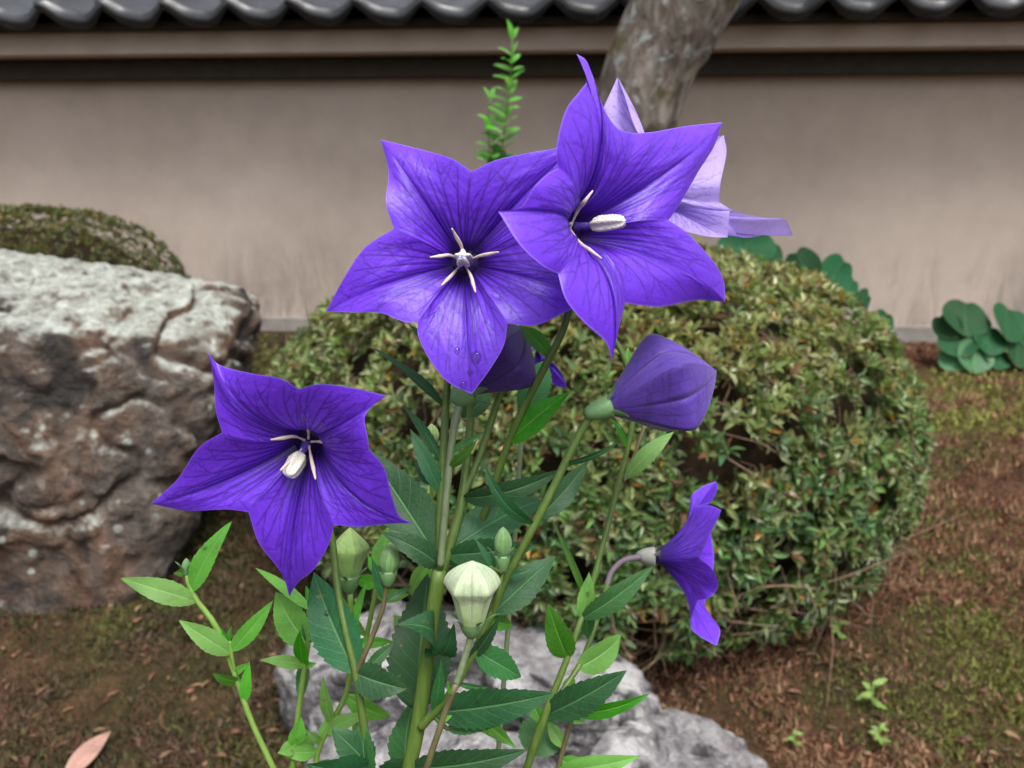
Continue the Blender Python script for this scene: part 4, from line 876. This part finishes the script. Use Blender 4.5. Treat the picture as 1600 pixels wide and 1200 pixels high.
put_leaves('J', pJ, [(667, 940, 676, 862, 30, 'L'), (660, 1010, 615, 960, 40, 'L'), (655, 1090, 700, 1040, 40, 'M'), (668, 880, 640, 930, 26, 'L')])
gK = (.038, .32)
pK = plant('low reddish stemmed shoot with bright arching leaves right of the thick stems', *gK)
stem('K', pK, [(866, 1225, .282, 4), (884, 1155, .282, 4), (897, 1112, .282, 3.5), (901, 1100, .282, 3)], M['stem_red'], ground=gK)
put_leaves('K', pK, [(899, 1108, 1014, 1083, 24, 'B', dict(dz=4, bend=.1, roll=25)), (890, 1140, 905, 1105, 34, 'L', dict(dz=6)), (872, 1205, 1000, 1182, 34, 'L', dict(dz=-6, bend=.12)), (884, 1160, 855, 1125, 22, 'L'), (876, 1190, 935, 1215, 34, 'L')])

# ---- water drops
def drop(pt, nor, r, label):
    bm = bmesh.new(); bmesh.ops.create_icosphere(bm, subdivisions=3, radius=1); V = np.array([v.co[:] for v in bm.verts]); F = np.array([[v.index for v in f.verts] for f in bm.faces]); bm.free()
    e1 = nrm(np.cross(nor, [.3, .1, .9])); e2 = np.cross(nor, e1); V = pt + (V[:, :1]*e1 + V[:, 1:2]*e2*1.12)*r + nor*(V[:, 2:]*r*.62 + r*.22)
    tag(add('water_drop', V, F, M['water']), label, 'water drop', 'rain drops on the plants')
def surf(S, x, y):
    sx_, sy_, d_ = proj(S); q = np.hypot(sx_-x, sy_-y); i, j = np.unravel_index(np.argmin(q), q.shape); i = min(max(i, 2), S.shape[0]-3)
    n = nrm(np.cross(S[i, (j+2) % S.shape[1]]-S[i, j-2], S[i+2, j]-S[i-2, j])); return S[i, j], n*np.sign(n@VIEW)
for (x, y, r, lb) in ((744, 557, 7.5, 'largest water drop on the lowest petal of the wide bloom'), (714, 548, 4, 'small clear drop beside the midvein above the largest drop'), (734, 582, 4, 'small clear drop below the largest drop on petal'), (723, 601, 5, 'clear drop near the lowest petal tip of the wide bloom')):
    p_, n_ = surf(S1, x, y); drop(p_, n_, r/FPX*d1, lb)
def on_leaf(x, y):
    best = None
    for V in LEAFREC:
        sx_, sy_, d_ = proj(V); q = np.hypot(sx_-x, sy_-y); i = int(np.argmin(q))
        if q[i] < 6 and (best is None or d_[i] < best[1]): best = (V[i], d_[i])
    return None if best is None else best[0]
for (x, y, lb) in ((320, 856, 'round bead of water on upright leaf of the slender shoot'), (918, 928, 'tiny bead of water on folded leaf by the right stem'), (510, 958, 'wet drop on dark leaf below the nodding bloom'), (533, 975, 'lower wet drop on dark leaf below the nodding bloom')):
    q_ = on_leaf(x, y)
    if q_ is not None: drop(q_, nrm(VIEW), 4/FPX*.26, lb)

# ================================================================== SMALLER GARDEN PLANTS
def round_leaf(parent, c, rx, ry, nor, mat, stem_to, notch=True):
    """rounded leaf with a notch at its stalk, slightly cupped"""
    nor = nrm(nor); e1 = nrm(np.cross(nor, [.1, 1, .2])); e2 = np.cross(nor, e1); th = np.linspace(0, 2*math.pi, 41)[:-1]; rr = np.linspace(0, 1, 8)
    k = 1 - .24*np.exp(-((np.abs(((th+math.pi/2+math.pi) % (2*math.pi))-math.pi))/.28)**2)*(1 if notch else 0) + .015*np.sin(th*5)
    V = [c]; lu = [0]; ls = [0]
    V = (c + (rr[:, None, None]*(k*np.cos(th))[None, :, None])*e1*rx + (rr[:, None, None]*(k*np.sin(th))[None, :, None])*e2*ry + nor*(.10*rx*rr**2)[:, None, None]*(1+.6*np.sin(th*3)[None, :, None]))
    lu = (rr[:, None]*np.cos(th)[None]); ls = (rr[:, None]*np.sin(th)[None]*.5+.5)
    add('leaf', V.reshape(-1, 3), grid_faces(8, 40, True), mat, parent, fa={'lu': lu.ravel(), 'ls': ls.ravel()})
    V, F = tube_vf(catmull(np.array([stem_to, (stem_to+c)/2+np.array([0, 0, .02]), c-nor*.002]), 14), .0035, 6); add('stalk', V, F, M['stem_light'], parent)
g0 = G(1555, 572)
fp = empty('leopard_plant', (g0[0], g0[1], 0), 'clump of round glossy leaves on the moss at the wall foot', 'plant')
for (x, y, rx, ry, dy, tilt, mt) in ((1508, 498, 38, 30, .0, (.1, -.75, .7), 'round_leaf'), (1572, 505, 30, 34, -.02, (.4, -.6, .6), 'round_leaf'), (1498, 535, 30, 26, -.05, (-.3, -.6, .7), 'round_leaf'), (1545, 532, 26, 24, -.06, (.1, -.7, .6), 'round_leaf'), (1523, 556, 28, 26, -.09, (0, -.85, .5), 'round_pale'), (1492, 560, 24, 20, -.07, (-.4, -.7, .5), 'round_pale'),
    (1590, 545, 30, 32, -.05, (.3, -.7, .6), 'round_leaf'), (1555, 558, 24, 20, -.08, (.2, -.7, .6), 'round_leaf'), (1600, 515, 34, 28, .02, (.2, -.7, .6), 'round_leaf'), (1480, 510, 20, 22, .0, (-.5, -.6, .5), 'round_leaf'), (1640, 540, 34, 30, -.02, (.2, -.6, .7), 'round_leaf')):
    di = g0[1]+dy; c = GD(x, y, di); round_leaf(fp, c, rx/FPX*di*1.05, ry/FPX*di*1.15, tilt, M[mt], np.array([g0[0]+(c[0]-g0[0])*.3, g0[1], 0]))
bp = empty('leopard_plant', (.78, 2.25, 0), 'dark broad leaves rising behind the large azalea mound', 'plant')
for (x, y, rx, ry, tilt) in ((1165, 388, 46, 30, (-.1, -.9, .35)), (1255, 415, 26, 30, (-.4, -.8, .3)), (1303, 432, 32, 38, (.3, -.85, .3)), (1345, 474, 20, 32, (.6, -.7, .2)), (1378, 502, 22, 18, (.2, -.9, .3)), (1195, 400, 30, 26, (.1, -.9, .3)), (1325, 455, 20, 30, (.4, -.7, .4))):
    c = GD(x, y, 2.2); round_leaf(bp, c, rx/FPX*2.2, ry/FPX*2.2, tilt, M['round_leaf'], np.array([.78+(c[0]-.78)*.3, 2.25, 0]))
# upright leafy shoot against the wall
s0 = GD(785, 250, 2.05)
sh = empty('leafy_shoot', (s0[0], 2.08, 0), 'two slim upright sprigs with tiny paired leaves against the wall', 'plant')
def sprig(pts, n, ln, seed, topL):
    rg = random.Random(seed); p3 = np.array([np.array([s0[0], 2.08, -.02])] + [GD(x, y, 2.05) for x, y in pts]); path = catmull(p3, 60)
    V, F = tube_vf(path, np.linspace(.005, .0015, 60), 6); add('stem', V, F, M['stem'], sh)
    ymin = pts[0][1]
    for i in range(n):
        f = i/(n-1); tt = .58 + .42*f; k = min(59, int(tt*59)); p = path[k]
        for sgn in (-1, 1):
            a = i*2.0 + rg.uniform(-.3, .3); dv = nrm(np.array([sgn*math.cos(a*.4)*1.0+rg.uniform(-.3, .3), sgn*math.sin(a)*.6, rg.uniform(.1, .5) + (1.6 if i == n-1 else 0)])); L_ = ln*(1.1-.45*f)*rg.uniform(.8, 1.2)
            leaf(sh, p, p + dv*L_, L_*.42, np.array([0, -.5, .9]), M['L' if f > .5 else 'B'], tooth=0, ns=10, shape='lance', bend=.08, fold=.2)
sprig([(776, 330), (786, 220), (797, 130), (800, 62)], 24, .060, 3, 1)
sprig([(770, 330), (765, 240), (763, 190), (766, 156)], 13, .056, 4, 1)
# seedlings on the moss
def seedling(px, py, hpx, label, seed):
    g = G(px, py); d = g[1]/math.cos(PITCH); rg = random.Random(seed); o = empty('maple_seedling', g, label, 'seedling'); H = hpx/FPX*d*1.2
    top = g+np.array([rg.uniform(-.1, .1)*H, 0, H]); V, F = tube_vf(np.array([g-[0, 0, .01], (g+top)/2, top]), .0012, 5); add('stem', V, F, M['stem_light'], o)
    for k in range(7):
        a = k*.9+rg.uniform(0, .5); b0 = top - np.array([0, 0, H*.10*k]); tp_ = b0 + np.array([math.cos(a), math.sin(a)*.8-.2, rg.uniform(-.5, .5)])*H*.55
        leaf(o, b0, tp_, H*.2, np.array([0, -.6, .8]), M['fern'], tooth=.3, teeth=6, ns=16)
seedling(1362, 1110, 45, 'pale green cut-leaf seedling on moss beside azalea', 1); seedling(1368, 1165, 32, 'smallest pale seedling on brown moss, in front of another seedling', 2); seedling(1240, 1168, 26, 'dark green seedling in shade between rock and azalea', 3); seedling(1310, 930+70, 30, 'seedling tucked under the skirt of the azalea', 4)
# fallen leaf
for (x, y, a, L_, lb) in ((138, 1180, 1.3, .085, 'curled pinkish fallen leaf lying on dark moss'),):
    g = G(x, y, .012); dv = np.array([math.cos(a), math.sin(a), .12])
    V, F, lu, ls = leaf_mesh_vf(g - dv*L_*.5, g + dv*L_*.5, .026, np.array([.3, -.3, .9]), fold=.7, tooth=0, bend=.06, ns=24)
    tag(add('fallen_leaf', V, F, M['dead_leaf'], fa={'lu': lu, 'ls': ls}), lb, 'leaf')
# moss carpet and litter
rg = np.random.default_rng(77); N = 320000
dist = .62*(3.55/.62)**rg.random(N); xx = rg.uniform(-1.0, 1.0, N)*(.25+dist*.78)
zz = ground_z(xx, dist); pos = np.stack([xx, dist, zz-.002], 1)
q3 = np.stack([xx, dist, 0*xx], 1); na = fbm(q3*3.1, 4, 40) + rg.normal(0, .13, N); nb = fbm(q3*13, 3, 50) + rg.normal(0, .16, N); right = np.clip((xx-.25)/.5, 0, 1)
colr = np.where((na+.35*nb + .22*right - .22*(1-right))[:, None] > .02, np.array([.185, .082, .045])*1.0, np.array([.080, .070, .022]))
gm = (na + nb*.5 < -.30) | ((dist > 2.25) & (dist < 2.95) & (xx > .8) & (nb > -.25)); colr[gm] = np.array([.13, .145, .028])*np.where(dist[gm] > 2.2, 1.5, 1)[:, None]
tan_ = nb > .28; colr[tan_] = np.array([.25, .145, .08])*np.where(xx[tan_] > .1, 1, .6)[:, None]
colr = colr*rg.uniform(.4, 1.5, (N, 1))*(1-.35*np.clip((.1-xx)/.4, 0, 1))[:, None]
hgt = rg.uniform(.004, .0115, N)*(.6+.45*dist)*(1+.5*(nb > 0)); dirs = nrm(np.stack([rg.normal(0, .7, N), rg.normal(0, .7, N), np.ones(N)], 1))
TT_ = np.array([[0, -.5, 0], [0, .5, 0], [1, 0, 0]]); 
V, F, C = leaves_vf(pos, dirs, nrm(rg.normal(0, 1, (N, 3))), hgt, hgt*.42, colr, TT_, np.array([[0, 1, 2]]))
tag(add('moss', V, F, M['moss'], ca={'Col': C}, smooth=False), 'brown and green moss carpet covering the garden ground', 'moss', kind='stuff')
N = 1700; dist = .65*(3.4/.65)**rg.random(N); xx = rg.uniform(-1, 1, N)*(.25+dist*.75); a = rg.uniform(0, 6.28, N)
pos = np.stack([xx, dist, ground_z(xx, dist)+rg.uniform(.003, .010, N)], 1); dirs = np.stack([np.cos(a), np.sin(a), rg.uniform(-.15, .25, N)], 1)
cc = np.array([[.30, .15, .07], [.20, .10, .06], [.34, .22, .12], [.14, .09, .06], [.36, .16, .10]])[rg.integers(0, 5, N)]*rg.uniform(.35, .9, (N, 1))
V, F, C = leaves_vf(pos, dirs, nrm(np.stack([rg.normal(0, .4, N), rg.normal(0, .4, N), np.ones(N)], 1)), rg.uniform(.008, .026, N), rg.uniform(.003, .009, N), cc)
tag(add('leaf_litter', V, F, M['moss'], ca={'Col': C}, smooth=False), 'tiny brown leaf litter scattered over the moss', 'litter', kind='stuff')
